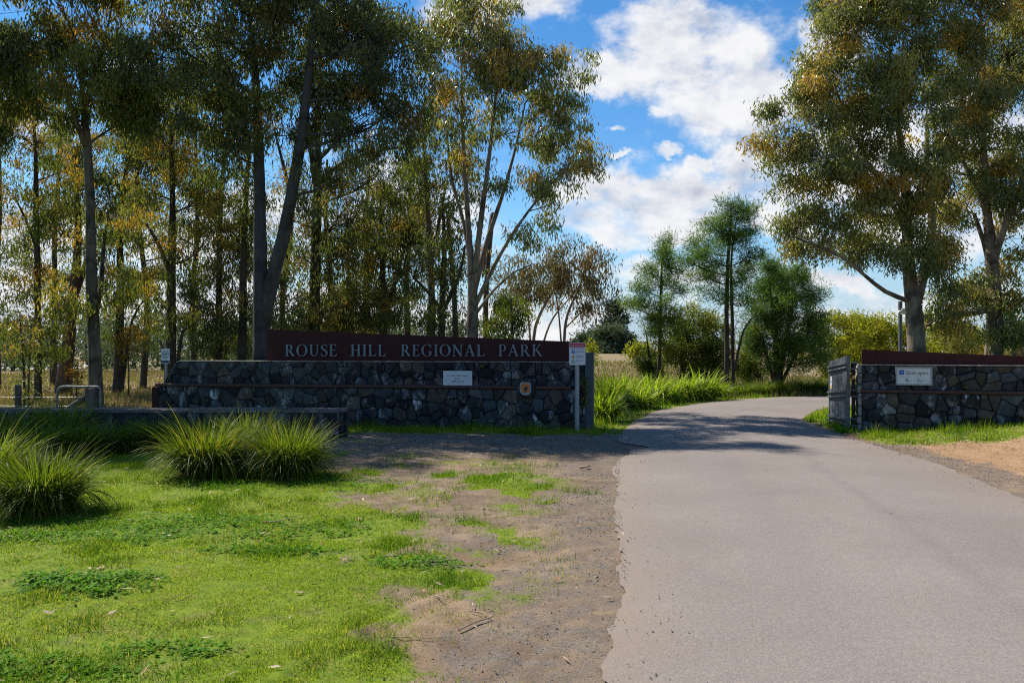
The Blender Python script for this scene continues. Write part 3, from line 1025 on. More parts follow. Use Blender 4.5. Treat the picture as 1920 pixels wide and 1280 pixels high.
def stone(poly, yf, rng, parent, m):
    a = np.array(poly)
    # knock the corners off
    b = []
    for i_ in range(len(a)):
        p, q_ = a[i_], a[(i_ + 1) % len(a)]
        cu = .04 + .12 * rng.rand()
        b += [p * (1 - cu) + q_ * cu, p * cu + q_ * (1 - cu)]
    a = np.array(b)
    c = a.mean(0)
    dv = a - c
    r = np.hypot(dv[:, 0], dv[:, 1])[:, None]
    a = c + dv * (1 - (0.003 + .008 * rng.rand(len(a), 1)) / r)
    n = len(a)
    pr = 0.025 + 0.04 * rng.rand()
    tilt = (rng.rand(2) - .5) * 0.22
    off = lambda q_: (q_ - c) @ tilt
    ring0 = np.column_stack([a[:, 0], np.full(n, yf + .05), a[:, 1]])
    ring1 = np.column_stack([a[:, 0], yf - pr * .55 + off(a) + .008 * (rng.rand(n) - .5), a[:, 1]])
    inn = c + (a - c) * (0.72 + .12 * rng.rand(n, 1))
    ring2 = np.column_stack([inn[:, 0], yf - pr + off(inn) + .016 * (rng.rand(n) - .5), inn[:, 1]])
    ctr = np.array([[c[0], yf - pr * 1.12, c[1]]])
    v = np.vstack([ring0, ring1, ring2, ctr])
    q, t = [], []
    for i_ in range(n):
        k = (i_ + 1) % n
        q += [(i_, k, n + k, n + i_), (n + i_, n + k, 2 * n + k, 2 * n + i_)]
        t.append((2 * n + i_, 2 * n + k, 3 * n))
    mb = MB()
    cen = np.array([c[0], yf, c[1]])
    mb.add(v, q=q, t=t)
    o = mb.build('stone', m, parent, off=cen)
    o.location = cen
    return o


def pick(rng, low, x):
    u = rng.rand()
    if low:
        return M_['stone_blue'] if u < .36 else M_['stone_brown'] if u < .58 else M_['stone_lime'] if u < .76 else M_['stone_dark'] if u < .97 else M_['stone_pale']
    return M_['stone_dark'] if u < .40 else M_['stone_blue'] if u < .80 else M_['stone_brown'] if u < .92 else M_['stone_lime']


# --- left wall
FL = Frame((-7.95, 18.12), (1.52, 16.6))
LL = FL.len
wl = thing('stone_wall', 'long dark rubble stone wall under the named steel panel, left of the road', 'wall', FL.a, FL.rz)
HT = 1.40
RAILZ = 0.853
slope = ((-1.0, 0.40 / 0.60), -0.05)      # battered left end: x >= 0.05 + .667*(z - .8)
hp = [((-1.0, 0.62), -(0.02 + 0.0) + 0.62 * 0.80)]
core = MB()
core.add([(0.03, 0, -.2), (LL, 0, -.2), (LL, 0, HT - .02), (0.40, 0, HT - .02), (0.03, 0, .8),
          (0.03, .5, -.2), (LL, .5, -.2), (LL, .5, HT - .02), (0.40, .5, HT - .02), (0.03, .5, .8)],
         ng=[[0, 1, 2, 3, 4], [9, 8, 7, 6, 5], [0, 5, 6, 1], [1, 6, 7, 2], [2, 7, 8, 3], [3, 8, 9, 4], [4, 9, 5, 0]])
core.box(0.0, LL - .002, -.075, -.002, -.2, RAILZ - .03)
core.build('mortar', M_['mortar'], wl)
rs = R0(11)
for poly in cells(0.0, LL, -0.06, RAILZ - .035, 4, 0.30, rs):
    stone(poly, -.075, rs, wl, pick(rs, True, poly[0][0]))
for poly in cells(0.0, LL, RAILZ + .02, HT - .02, 3, 0.29, rs, hp):
    stone(poly, 0.0, rs, wl, pick(rs, False, poly[0][0]))
cp = MB()
xs = np.linspace(.42, LL, 60)
for k in range(59):
    zt = HT - .005 + .005 * rs.rand()
    cp.box(xs[k] + .0005, xs[k + 1] - .0005, -.035 - .02 * rs.rand(), .5, HT - .0195, zt)
tag(cp.build('coping', M_['mortar_pale'], wl), kind='stuff')
bs, bz = FL.st(988, 728)
for a, b in ((-.05, bs - .20), (bs + .20, LL - .28)):
    r_ = MB()
    r_.tube([(a, -.115, RAILZ), ((a + b) / 2, -.115, RAILZ + .004), (b, -.115, RAILZ)], .040, 10)
    r_.box(a + .01, b - .01, -.10, -.03, RAILZ - .030, RAILZ + .012)
    r_.build('rail', M_['rust_rail'], wl, smooth=False)
ep = MB()
ep.box(-.16, -.012, -.10, .42, -.1, .80)
ep.build('end_plate', M_['rust'], wl)

# --- right wall
FR = Frame((7.08, 16.3), (9.86, 15.4))
LR = 6.6
wr = thing('stone_wall', 'dark rubble stone wall right of the road, carrying the gate hours sign', 'wall', FR.a, FR.rz)
HR = 1.345
zr = FR.st(1700, 733.5)[1]
core = MB()
core.box(0.0, LR, 0, .5, -.2, HR - .02)
core.box(-.002, LR - .002, -.07, -.002, -.2, zr - .03)
core.build('mortar', M_['mortar'], wr)
rs = R0(29)
for poly in cells(0.03, LR, -.06, zr - .035, 4, 0.29, rs):
    stone(poly, -.07, rs, wr, pick(rs, True, 0))
for poly in cells(0.03, LR, zr + .02, HR - .02, 3, 0.28, rs):
    stone(poly, 0.0, rs, wr, pick(rs, False, 0))
# rough pale quoins on the end towards the road
zz = -.1
while zz < HR - .1:
    h_ = .14 + .14 * rs.rand()
    top = min(zz + h_, HR - .02)
    mb = MB()
    pr = .03 + .03 * rs.rand()
    v = []
    for y_, o_ in ((-.085, .0), (.50, .0)):
        v += [(-pr * .6, y_ + .01 * rs.rand(), zz + .01), (-pr, y_, (zz + top) / 2), (-pr * .6, y_ + .01 * rs.rand(), top - .012), (.03, y_, top - .008), (.03, y_, zz + .008)]
    mb.add(v, q=[(i_, i_ + 5, (i_ + 1) % 5 + 5, (i_ + 1) % 5) for i_ in range(5)], ng=[[0, 1, 2, 3, 4], [9, 8, 7, 6, 5]])
    mb.build('quoin', M_['mortar_pale'], wr)
    zz = top
cp = MB()
xs = np.linspace(0, LR, 44)
for k in range(43):
    zt = HR - .004 + .007 * rs.rand()
    cp.box(xs[k] + .0005, xs[k + 1] - .0005, -.04 - .025 * rs.rand(), .5, HR - .0195, zt)
tag(cp.build('coping', M_['mortar_pale'], wr), kind='stuff')
r_ = MB()
r_.tube([(.01, -.10, zr), (LR / 2, -.10, zr), (LR, -.10, zr)], .038, 10)
r_.box(.02, LR - .01, -.09, -.03, zr - .028, zr + .012)
r_.build('rail', M_['rust_rail'], wr)


# --- steel panels with the park's name
def plates(frame, th, s0, s1, n, zlo, ztop, y0):
    xs_ = np.linspace(s0, s1, n + 1)
    for k in range(n):
        a, b = xs_[k] + .002, xs_[k + 1] - .002
        za, zb = ztop(a), ztop(b)
        mb = MB()
        mb.prism([(a, zlo), (b, zlo), (b, zb), (a, za)], y0 + .003 * (k % 2), y0 + .05)
        mb.build('plate', M_['rust'], th)


p0 = FL.st(497, 617)
p1 = FL.st(1092, 641)
sg = thing('entrance_sign', 'tapering dark red steel panel with raised park name in silver capitals', 'sign', FL.a, FL.rz)
ztl = lambda s_: p0[1] + (p1[1] - p0[1]) * (s_ - p0[0]) / (p1[0] - p0[0])
plates(FL, sg, p0[0], LL - .06, 6, HT - .001, ztl, .10)

T, H_ = .150, .052       # thick and thin strokes of the lettering, cap height 1


class Glyph:
    def __init__(self):
        self.strips = []
        self.k = 0

    def line(self, a, b, w0, w1=None, n=1):
        """straight stroke with width measured horizontally (for stems) or along z (for bars)"""
        w1 = w0 if w1 is None else w1
        a, b = np.array(a, float), np.array(b, float)
        d = (b - a) / np.linalg.norm(b - a)
        nn = np.array([-d[1], d[0]])
        self.strips.append([(a + nn * w0 / 2, a - nn * w0 / 2), (b + nn * w1 / 2, b - nn * w1 / 2)])
        return self

    def poly(self, *pts):
        self.strips.append(('p', pts))
        return self

    def arc(self, cx, cz, rx, rz, a0, a1, wf, n=22):
        s_ = []
        for k in range(n + 1):
            a = math.radians(a0 + (a1 - a0) * k / n)
            w_ = wf(a)
            c_, s__ = math.cos(a), math.sin(a)
            s_.append(((cx + (rx) * c_, cz + (rz) * s__), (cx + (rx - w_) * c_, cz + (rz - w_ * .62 - .012) * s__)))
        self.strips.append(s_)
        return self

    def serif(self, x, z, w):
        """bracketed slab serif, z = 0 bottom or 1 top"""
        sgn = 1 if z < .5 else -1
        h_ = .045
        self.poly((x - w / 2, z), (x + w / 2, z), (x + w / 2, z + sgn * h_ * .7), (x + T * .5 + .02, z + sgn * h_ * 1.1), (x + T * .4, z + sgn * h_ * 2.2),
                  (x - T * .4, z + sgn * h_ * 2.2), (x - T * .5 - .02, z + sgn * h_ * 1.1), (x - w / 2, z + sgn * h_ * .7))
        return self

    def stem(self, x, sb=.34, st=.34):
        self.line((x, 0), (x, 1), T)
        if sb:
            self.serif(x, 0, sb)
        if st:
            self.serif(x, 1, st)
        return self


def shade(a):           # stroke weight round a bowl: thick at the sides, thin top and bottom
    return H_ + (T + .015 - H_) * abs(math.cos(a)) ** 1.4


def glyph(ch):
    g_ = Glyph()
    if ch == 'I':
        return g_.stem(.17), .34
    if ch == 'H':
        g_.stem(.17).stem(.67).line((.20, .51), (.64, .51), H_)
        return g_, .84
    if ch == 'L':
        g_.stem(.17, .30, .34).line((.15, .028), (.60, .028), H_ + .01).poly((.52, .05), (.595, .0), (.66, .24), (.625, .24))
        return g_, .66
    if ch == 'E':
        g_.stem(.17, .30, .30).line((.15, .972), (.54, .972), H_).line((.15, .53), (.46, .53), H_).line((.15, .028), (.58, .028), H_ + .01)
        g_.poly((.49, .95), (.56, 1.0), (.575, .77), (.545, .77)).poly((.435, .62), (.465, .62), (.465, .43), (.435, .43)).poly((.51, .05), (.58, .0), (.635, .23), (.60, .23))
        return g_, .64
    if ch in 'PRK':
        g_.stem(.17, .34, .30 if ch != 'K' else .34)
    if ch == 'P':
        g_.line((.15, .972), (.36, .972), H_).line((.30, .45), (.36, .45), H_).arc(.35, .71, .27, .288, 90, -90, shade)
        return g_, .64
    if ch == 'R':
        g_.line((.15, .972), (.36, .972), H_).line((.20, .49), (.38, .49), H_).arc(.36, .73, .25, .268, 90, -90, shade)
        g_.line((.36, .50), (.68, .03), T).poly((.58, .0), (.80, .0), (.80, .035), (.70, .07), (.60, .12))
        return g_, .80
    if ch == 'K':
        g_.line((.24, .46), (.64, .97), H_ + .015).line((.33, .58), (.70, .04), T).poly((.50, 1.0), (.78, 1.0), (.78, .965), (.50, .965)).poly((.60, .0), (.83, .0), (.83, .035), (.72, .07), (.62, .10))
        return g_, .82
    if ch == 'A':
        g_.line((.41, .98), (.11, .02), H_ + .01).line((.40, 1.0), (.70, .02), T).line((.20, .34), (.61, .34), H_)
        g_.poly((.0, .0), (.25, .0), (.25, .035), (.0, .035)).poly((.55, .0), (.84, .0), (.84, .035), (.55, .035))
        return g_, .84
    if ch == 'N':
        g_.line((.15, .02), (.15, .98), H_ + .015).line((.12, .98), (.72, .0), T).line((.715, .0), (.715, .98), H_ + .015)
        g_.poly((.0, .0), (.30, .0), (.30, .035), (.0, .035)).poly((.57, 1.0), (.86, 1.0), (.86, .965), (.57, .965)).poly((.0, 1.0), (.22, 1.0), (.22, .965), (.0, .965))
        return g_, .86
    if ch == 'U':
        g_.line((.17, .38), (.17, .98), T).serif(.17, 1, .34).line((.665, .36), (.665, .98), H_ + .015)
        g_.poly((.53, 1.0), (.80, 1.0), (.80, .965), (.53, .965))
        g_.arc(.392, .37, .298, .385, 180, 360, lambda a: (T if a < math.radians(200) else H_ + .015 + (T - H_) * max(0, math.cos(math.pi - a)) ** 2))
        return g_, .80
    if ch == 'O':
        g_.arc(.45, .5, .45, .52, 0, 360, shade, 40)
        return g_, .90
    if ch == 'G':
        g_.arc(.45, .5, .45, .52, 48, 318, shade, 34)
        g_.line((.72, .06), (.72, .42), T * .95).poly((.55, .42), (.87, .42), (.87, .385), (.55, .385)).poly((.72, .80), (.76, .97), (.79, .97), (.77, .68)).line((.60, .035), (.76, .13), H_)
        return g_, .88
    if ch == 'S':
        pts = [(.49, .80), (.47, .89), (.38, .975), (.27, .985), (.15, .93), (.085, .81), (.12, .68), (.26, .56), (.40, .44), (.485, .30), (.46, .13), (.34, .025), (.22, .012), (.10, .07), (.05, .20)]
        wd_ = [.03, .045, .055, .055, .075, .10, .13, .15, .15, .13, .09, .06, .055, .05, .03]
        q_ = resample([(p[0], p[1], 0, w_) for p, w_ in zip(pts, wd_)], .04)
        tg = np.gradient(q_[:, :2], axis=0)
        tg /= np.linalg.norm(tg, axis=1)[:, None]
        nn = np.column_stack([-tg[:, 1], tg[:, 0]])
        g_.strips.append([(tuple(q_[k, :2] + nn[k] * q_[k, 3] / 2), tuple(q_[k, :2] - nn[k] * q_[k, 3] / 2)) for k in range(len(q_))])
        g_.poly((.485, .98), (.515, .98), (.52, .74), (.49, .74)).poly((.03, .03), (.06, .03), (.055, .27), (.03, .27))
        return g_, .54
    return g_, .4


def letter(ch, x, z, h_, wscale, parent, y0):
    """raised capital standing off the panel"""
    g_, adv = glyph(ch)
    mb = MB()
    for k, st in enumerate(g_.strips):
        yf = y0 - .045 - .0006 * k
        yb = y0 - .018 + .0004 * k
        if st[0] == 'p':
            mb.prism([(x + p[0] * h_ * wscale, z + p[1] * h_) for p in st[1]], yf, yb)
            continue
        n = len(st)
        v = []
        for a, b in st:
            for p in (a, b):
                v.append((x + p[0] * h_ * wscale, yf, z + p[1] * h_))
            for p in (a, b):
                v.append((x + p[0] * h_ * wscale, yb, z + p[1] * h_))
        q = []
        for i_ in range(n - 1):
            o = i_ * 4
            q += [(o, o + 1, o + 5, o + 4), (o, o + 4, o + 6, o + 2), (o + 1, o + 3, o + 7, o + 5), (o + 2, o + 6, o + 7, o + 3)]
        e = (n - 1) * 4
        q += [(0, 2, 3, 1), (e, e + 1, e + 3, e + 2)]
        mb.add(v, q=q)
    # stand-off pins so that it is held by the plate
    return mb.build('letter', M_['letter'], parent)


plate_of = [c for c in sg.children]
edges_ = np.linspace(p0[0], LL - .06, 7)
for word, xa, xb in (('ROUSE', 532, 630), ('HILL', 655.5, 722), ('REGIONAL', 750, 908), ('PARK', 933.5, 1016)):
    sa, _ = FL.st(xa, 660)
    sb, _ = FL.st(xb, 660)
    zlo = FL.st((xa + xb) / 2, 667.5)[1]
    zhi = FL.st((xa + xb) / 2, 645.5)[1]
    h_ = zhi - zlo
    adv = [glyph(c)[1] for c in word]
    gap = .13
    total = sum(adv) + gap * (len(word) - 1)
    wsc = (sb - sa) / (total * h_)
    x = sa
    for c, a in zip(word, adv):
        k = int(np.clip(np.searchsorted(edges_, x + a * h_ * wsc / 2) - 1, 0, 5))
        letter(c, x, zlo, h_, wsc, plate_of[k], .10)
        x += (a + gap) * h_ * wsc

p0r = FR.st(1617, 655)
p1r = FR.st(1920, 668)
sr_ = thing('steel_panel', 'plain tapering dark red steel panel along the top of the right wall', 'steel panel', FR.a, FR.rz)
ztr = lambda s_: p0r[1] + (p1r[1] - p0r[1]) * (s_ - p0r[0]) / (p1r[0] - p0r[0])
plates(FR, sr_, p0r[0], LR, 3, HR - .001, ztr, .12)


# ------------------------------------------------------------------ signs
def text(body, size, x, z, y, m, parent, align='CENTER', name='lettering', sx=1.0):
    cu = bpy.data.curves.new('t', 'FONT')
    cu.body = body
    cu.size = size
    cu.align_x = align
    cu.resolution_u = 3
    o = bpy.data.objects.new('t', cu)
    C.objects.link(o)
    bpy.context.view_layer.update()
    me = bpy.data.meshes.new_from_object(o.evaluated_get(bpy.context.evaluated_depsgraph_get()))
    bpy.data.objects.remove(o)
    bpy.data.curves.remove(cu)
    me.name = name
    v = np.zeros(len(me.vertices) * 3)
    me.vertices.foreach_get('co', v)
    v = v.reshape(-1, 3)
    v = np.column_stack([v[:, 0] * sx + x, np.full(len(v), y), v[:, 1] + z])
    me.vertices.foreach_set('co', v.ravel())
    me.update()
    me.materials.clear()
    me.materials.append(m)
    t_ = bpy.data.objects.new(name, me)
    C.objects.link(t_)
    t_.parent = parent
    return t_


def rrect(x0, x1, z0, z1, r, n=4):
    o = []
    for cx, cz, a0 in ((x1 - r, z0 + r, -90), (x1 - r, z1 - r, 0), (x0 + r, z1 - r, 90), (x0 + r, z0 + r, 180)):
        for k in range(n + 1):
            a = math.radians(a0 + 90 * k / n)
            o.append((cx + r * math.cos(a), cz + r * math.sin(a)))
    return o


def slab(name, poly, y0, y1, m, parent):
    mb = MB()
    mb.prism(poly, y0, y1)
    return mb.build(name, m, parent)


def rect(x0, x1, z0, z1):
    return [(x0, z0), (x1, z0), (x1, z1), (x0, z1)]


# park information board on the left wall
a, zb = FL.st(833, 722)
b, zt = FL.st(887, 695)
s1 = thing('notice_board', 'small white park information notice fixed to the left wall above its rail', 'sign', FL.a, FL.rz)
pn = slab('board', rect(a, b, zb, zt), -.10, -.085, M_['white'], s1)
mid = (a + b) / 2
hh = zt - zb
text('For park information', hh * .165, mid, zb + hh * .63, -.102, M_['ink'], pn, sx=1.06)
text('phone', hh * .165, mid, zb + hh * .44, -.102, M_['ink'], pn, sx=1.06)
text('1300 072757', hh * .165, mid, zb + hh * .23, -.102, M_['ink'], pn, sx=1.06)
for xx in (a + .06, b - .06):
    slab('bracket', rect(xx - .02, xx + .02, zb + .02, zt - .02), -.0845, .0, M_['black'], s1)

# gate hours board on the right wall
a, zb = FR.st(1680.5, 719)
b, zt = FR.st(1743.5, 690)
s2 = thing('hours_sign', 'white gate hours sign in a dark frame on the right wall', 'sign', FR.a, FR.rz)
pn = slab('board', rect(a, b, zb, zt), -.110, -.095, M_['white'], s2)
W_, hh = b - a, zt - zb
text('Gate', hh * .32, a + W_ * .25, zb + hh * .61, -.112, M_['ink'], pn, 'LEFT', sx=.92)
text('open', hh * .32, a + W_ * .60, zb + hh * .61, -.112, M_['ink'], pn, 'LEFT', sx=.92)
text('8', hh * .26, a + W_ * .26, zb + hh * .16, -.112, M_['ink'], pn, 'LEFT')
text('am', hh * .12, a + W_ * .335, zb + hh * .16, -.112, M_['ink'], pn, 'LEFT')
text('-', hh * .26, a + W_ * .475, zb + hh * .16, -.112, M_['ink'], pn, 'LEFT')
text('6', hh * .26, a + W_ * .60, zb + hh * .16, -.112, M_['ink'], pn, 'LEFT')
text('pm', hh * .12, a + W_ * .675, zb + hh * .16, -.112, M_['ink'], pn, 'LEFT')
ic = slab('symbol', rect(a + W_ * .065, a + W_ * .205, zb + hh * .58, zb + hh * .88), -.1125, -.1101, M_['blue'], pn)
ix0, ix1, iz0, iz1 = a + W_ * .065, a + W_ * .205, zb + hh * .58, zb + hh * .88
iw = ix1 - ix0
for xx in (ix0 + iw * .16, ix1 - iw * .16 - .014):
    slab('symbol_bar', rect(xx, xx + .014, iz0 + .045, iz1 - .045), -.1145, -.1126, M_['white'], pn)
slab('symbol_bar', rect(ix0 + iw * .30, ix1 - iw * .30, (iz0 + iz1) / 2 - .008, (iz0 + iz1) / 2 + .008), -.1145, -.1126, M_['white'], pn)
fr_ = MB()
for q_ in (rect(a - .025, b + .025, zt + .001, zt + .024), rect(a - .025, b + .025, zb - .024, zb - .001), rect(a - .025, a - .001, zb - .0005, zt + .0005), rect(b + .001, b + .025, zb - .0005, zt + .0005)):
    fr_.prism(q_, -.125, -.09)
fr_.build('frame', M_['galv'], s2)
slab('backing', rect(a, b, zb + .01, zt - .01), -.0945, .0, M_['black'], s2)

# orange enamel badge on a boss of dark stone
bd = thing('badge', 'small orange enamel badge with silver rim on a round dark boss', 'badge', FL.a, FL.rz)
mb = MB()
rb = .205
n = 18
lev = [(1.0, .02), (1.0, -.09), (.90, -.155), (.62, -.195)]
v = []
for k, (f, y_) in enumerate(lev):
    for i_ in range(n):
        an = i_ / n * 2 * math.pi
        rr = rb * f * (1 + .10 * (rs.rand() - .5))
        v.append((bs + rr * math.cos(an), y_ + .02 * (rs.rand() - .5), bz + rr * 1.08 * math.sin(an)))
v.append((bs, -.20, bz))
q = [(k * n + i_, k * n + (i_ + 1) % n, (k + 1) * n + (i_ + 1) % n, (k + 1) * n + i_) for k in range(3) for i_ in range(n)]
mb.add(v, q=q, t=[(3 * n + i_, 3 * n + (i_ + 1) % n, 4 * n) for i_ in range(n)])
mb.build('boss', M_['stone_dark'], bd)
shield = rrect(bs - .115, bs + .115, bz - .075, bz + .135, .05)
low_ = [p for p in shield]
rim = [(p[0], p[1] - .045 * max(0, 1 - ((p[0] - bs) / .10) ** 2) if p[1] < bz - .02 else p[1]) for p in rrect(bs - .118, bs + .118, bz - .095, bz + .138, .055, 6)]
rim.insert(0, (bs, bz - .135))
slab('rim', rim, -.222, -.19, M_['galv'], bd)
em = slab('enamel', rrect(bs - .090, bs + .090, bz - .068, bz + .108, .04), -.228, -.2225, M_['orange_enamel'], bd)
bird = MB()   # small dark bird-like emblem
bird.prism([(bs - .045, bz - .060), (bs + .03, bz - .052), (bs + .012, bz - .02), (bs + .055, bz + .015), (bs + .06, bz + .055), (bs + .02, bz + .03), (bs + .0, bz + .06), (bs - .012, bz + .02), (bs - .05, bz + .015), (bs - .022, bz - .012), (bs - .012, bz - .04)], -.231, -.2285)
bird.build('emblem', M_['ink'], em)


def pole_sign(label, name, base, zplate, w_, h_, rpole, ztop, face):
    t_ = thing(name, label, 'sign', (base.x, base.y, base.z))
    mb = MB()
    mb.tube([(0, 0, -.2), (0, 0, ztop * .5), (0, 0, ztop)], rpole, 12)
    mb.build('pole', M_['galv'], t_, smooth=False)
    cp_ = MB()
    cp_.tube([(0, 0, ztop + .001), (0, 0, ztop + .02)], rpole * 1.12, 12)
    cp_.build('cap', M_['galv'], t_)
    pl = slab('plate', rrect(-w_ / 2, w_ / 2, zplate, zplate + h_, .025), -rpole - .012, -rpole - .004, M_['white'], t_)
    for z_ in (zplate + h_ * .2, zplate + h_ * .8):
        cl_ = MB()
        cl_.box(-rpole - .02, rpole + .02, -rpole - .0038, rpole + .01, z_ - .015, z_ + .015)
        cl_.build('clamp', M_['galv'], t_)
    face(pl, -rpole - .0125, zplate)
    return t_


bp = G(1082, 808)
sc_ = bp.y / F


def safety_face(pl, y, z0):
    w_, h_ = .33, .45
    slab('banner', rrect(-w_ / 2 + .008, w_ / 2 - .008, z0 + h_ * .80, z0 + h_ * .975, .018), y - .003, y + .0003, M_['red'], pl)
    text('PEDESTRIAN SAFETY', .036, 0, z0 + h_ * .855, y - .0036, M_['white'], pl, sx=.80)
    ln = MB()
    for k, (x0, x1, zz_) in enumerate(((-.13, .13, .745), (-.11, .11, .70), (-.02, .13, .61), (-.02, .13, .575), (-.02, .11, .40), (-.02, .13, .36), (-.02, .12, .325), (-.02, .13, .20), (-.02, .10, .165), (-.005, .012, .075))):
        ln.prism(rect(x0, x1, z0 + h_ * zz_, z0 + h_ * (zz_ + .017)), y - .0015, y + .0004)
    ln.build('lettering', M_['ink_soft'], pl)
    ic_ = slab('symbol', rect(-.115, -.05, z0 + h_ * .52, z0 + h_ * .66), y - .002, y + .0005, M_['blue'], pl)
    sl = MB()
    sl.prism([(-.088, z0 + h_ * .53), (-.078, z0 + h_ * .53), (-.076, z0 + h_ * .65), (-.090, z0 + h_ * .65)], y - .0035, y - .0022)
    sl.build('lettering', M_['white'], pl)
    slab('symbol', [(-.12, z0 + h_ * .355), (-.083, z0 + h_ * .285), (-.045, z0 + h_ * .355), (-.083, z0 + h_ * .43)], y - .002, y + .0005, M_['yellow'], pl)
    slab('symbol', [(-.088, z0 + h_ * .29), (-.078, z0 + h_ * .29), (-.076, z0 + h_ * .42), (-.090, z0 + h_ * .42)], y - .0035, y - .0022, M_['ink'], pl)
    slab('symbol', rect(-.115, -.05, z0 + h_ * .08, z0 + h_ * .22), y - .002, y + .0005, M_['green'], pl)
    slab('symbol', [(-.10, z0 + h_ * .10), (-.064, z0 + h_ * .10), (-.07, z0 + h_ * .19), (-.083, z0 + h_ * .165), (-.095, z0 + h_ * .19)], y - .0035, y - .0022, M_['white'], pl)


pole_sign('white safety sign with a red banner on a grey pole beside the wall end', 'safety_sign', bp, EYE - (684 - HOR) * sc_, .33, .45, .045, EYE - (643 - HOR) * sc_, safety_face)

bp2 = P(311.5, 0, 18.75)
bp2.z = 0
sc2 = 18.75 / F


def dog_face(pl, y, z0):
    w_, h_ = .20, .34
    cz = z0 + h_ * .64
    ring = MB()
    n = 28
    v = []
    for k in range(n):
        a = k / n * 2 * math.pi
        for r in (.078, .066):
            v.append((r * math.cos(a), y - .001, cz + r * math.sin(a)))
    ring.add(v, q=[(2 * k, 2 * k + 1, (2 * k + 3) % (2 * n), (2 * k + 2) % (2 * n)) for k in range(n)])
    ring.build('ring', M_['ink'], pl)
    dog = [(-.040, -.038), (-.030, -.038), (-.027, -.012), (.012, -.010), (.014, -.038), (.024, -.038), (.026, -.004), (.030, .012), (.046, .014), (.048, .024), (.034, .034), (.024, .030), (.012, .012), (-.028, .012), (-.042, .022), (-.046, .018), (-.036, .002)]
    slab('dog_symbol', [(p[0], cz + p[1]) for p in dog], y - .0015, y + .0003, M_['ink'], pl)
    slab('banner', rect(-w_ / 2 + .006, w_ / 2 - .006, z0 + h_ * .055, z0 + h_ * .20), y - .0015, y + .0003, M_['navy'], pl)
    ln = MB()
    for x0, x1, zz_ in ((-.066, .066, .37), (-.05, .05, .27)):
        ln.prism(rect(x0, x1, z0 + h_ * zz_, z0 + h_ * (zz_ + .018)), y - .001, y + .0002)
    ln.build('lettering', M_['ink_soft'], pl)


pole_sign('white dog sign on a thin grey pole behind the left end of the wall', 'dog_sign', bp2, EYE - (681.5 - HOR) * sc2, .20, .35, .028, EYE - (654 - HOR) * sc2, dog_face)

# ------------------------------------------------------------------ gate, posts
# blue-grey gate post closing the left wall
pt = P(1105, 0, 16.62)
gp = thing('gate_post', 'blue grey steel gate post at the road end of the left wall', 'post', (pt.x, pt.y, 0), FL.rz)
mb = MB()
mb.box(-.085, .085, -.10, .30, -.2, 1.57)
mb.build('post', M_['post'], gp)
mb = MB()
mb.box(-.095, .095, -.11, .31, 1.5705, 1.585)
mb.build('cap', M_['post'], gp)
for z_ in (.22, .80, 1.36):
    mb = MB()
    mb.box(-.19, -.0855, .02, .14, z_ - .03, z_ + .03)
    mb.tube([(-.15, .08, z_ - .08), (-.15, .08, z_ + .08)], .035, 8)
    mb.build('hinge', M_['black'], gp)

# gate leaf swung open beside the right wall
hx = P(1590.5, 0, 16.28)
fx = P(1557, 0, 17.5)
FG = Frame((fx.x, fx.y), (hx.x, hx.y))
gl = thing('metal_gate', 'grey steel gate leaf with upright slats standing open beside the right wall', 'gate', FG.a, FG.rz)
LG = FG.len
ztop = lambda s_: 1.385 + (1.525 - 1.385) * s_ / LG
zbot = .07
nsl = 9
ws = LG * .80 / nsl
for k in range(nsl):
    x0 = k * ws
    mb = MB()
    mb.prism([(x0 + .006, zbot), (x0 + ws - .012, zbot), (x0 + ws - .012, ztop(x0 + ws)), (x0 + .006, ztop(x0))], -.020, .012)
    mb.build('slat', M_['gate'], gl)
mb = MB()
mb.prism([(LG * .80, zbot - .02), (LG, zbot - .02), (LG, ztop(LG)), (LG * .80, ztop(LG * .8))], -.03, .035)
mb.build('stile', M_['gate'], gl)
mb = MB()
mb.prism([(-.03, zbot - .06), (-.002, zbot - .06), (-.002, ztop(0) + .01), (-.03, ztop(0) + .01)], -.03, .035)
mb.build('stile', M_['gate'], gl)
for za, zb_ in ((1.245, 1.36), (1.155, 1.275), (.70, .79), (.60, .695), (.185, .215), (.10, .115)):
    mb = MB()
    mb.prism([(0.0, za), (LG + .04, zb_), (LG + .04, zb_ + .035), (0.0, za + .035)], -.075, -.0205)
    mb.build('rail', M_['gate'], gl)
st_ = slab('sticker', rect(.09, .20, .80, 1.06), -.0275, -.0207, M_['white'], gl)
slab('sticker_print', rect(.095, .195, .81, .86), -.029, -.0276, M_['yellow'], gl)
slab('sticker_print', rect(.115, .175, .93, .97), -.029, -.0276, M_['blue'], gl)
# hanging column between leaf and wall with its hinges
hp_ = P(1600, 0, 16.36)
hc = thing('hinge_post', 'dark round hinge post with steel brackets between the open leaf and the right wall', 'post', (hp_.x, hp_.y, 0), FR.rz)
mb = MB()
mb.tube([(0, 0, -.2), (0, 0, .7), (0, 0, 1.30)], .036, 10)
mb.build('pole', M_['black'], hc)
for z_ in (1.32, .76, .17):
    br = MB()
    br.box(-.10, .10, -.07, .07, z_ - .075, z_ - .05)
    br.box(-.10, .10, -.07, .07, z_ + .05, z_ + .075)
    br.box(-.10, -.075, -.06, .06, z_ - .0495, z_ + .0495)
    br.build('bracket', M_['gate'], hc)
    kn = MB()
    kn.tube([(.0, -.005, z_ - .0495), (.0, -.005, z_ + .0495)], .05, 10)
    kn.build('knuckle', M_['black'], hc)
pd = MB()
pd.box(-.03, .03, -.055, -.037, 1.05, 1.12)
pd.build('padlock', speckle_mat('brass', (.35, .22, .06), (.45, .3, .1), 9, .4, 0, 0, .7), hc)
pd = MB()
pd.box(.045, .10, -.06, .02, .52, .66)
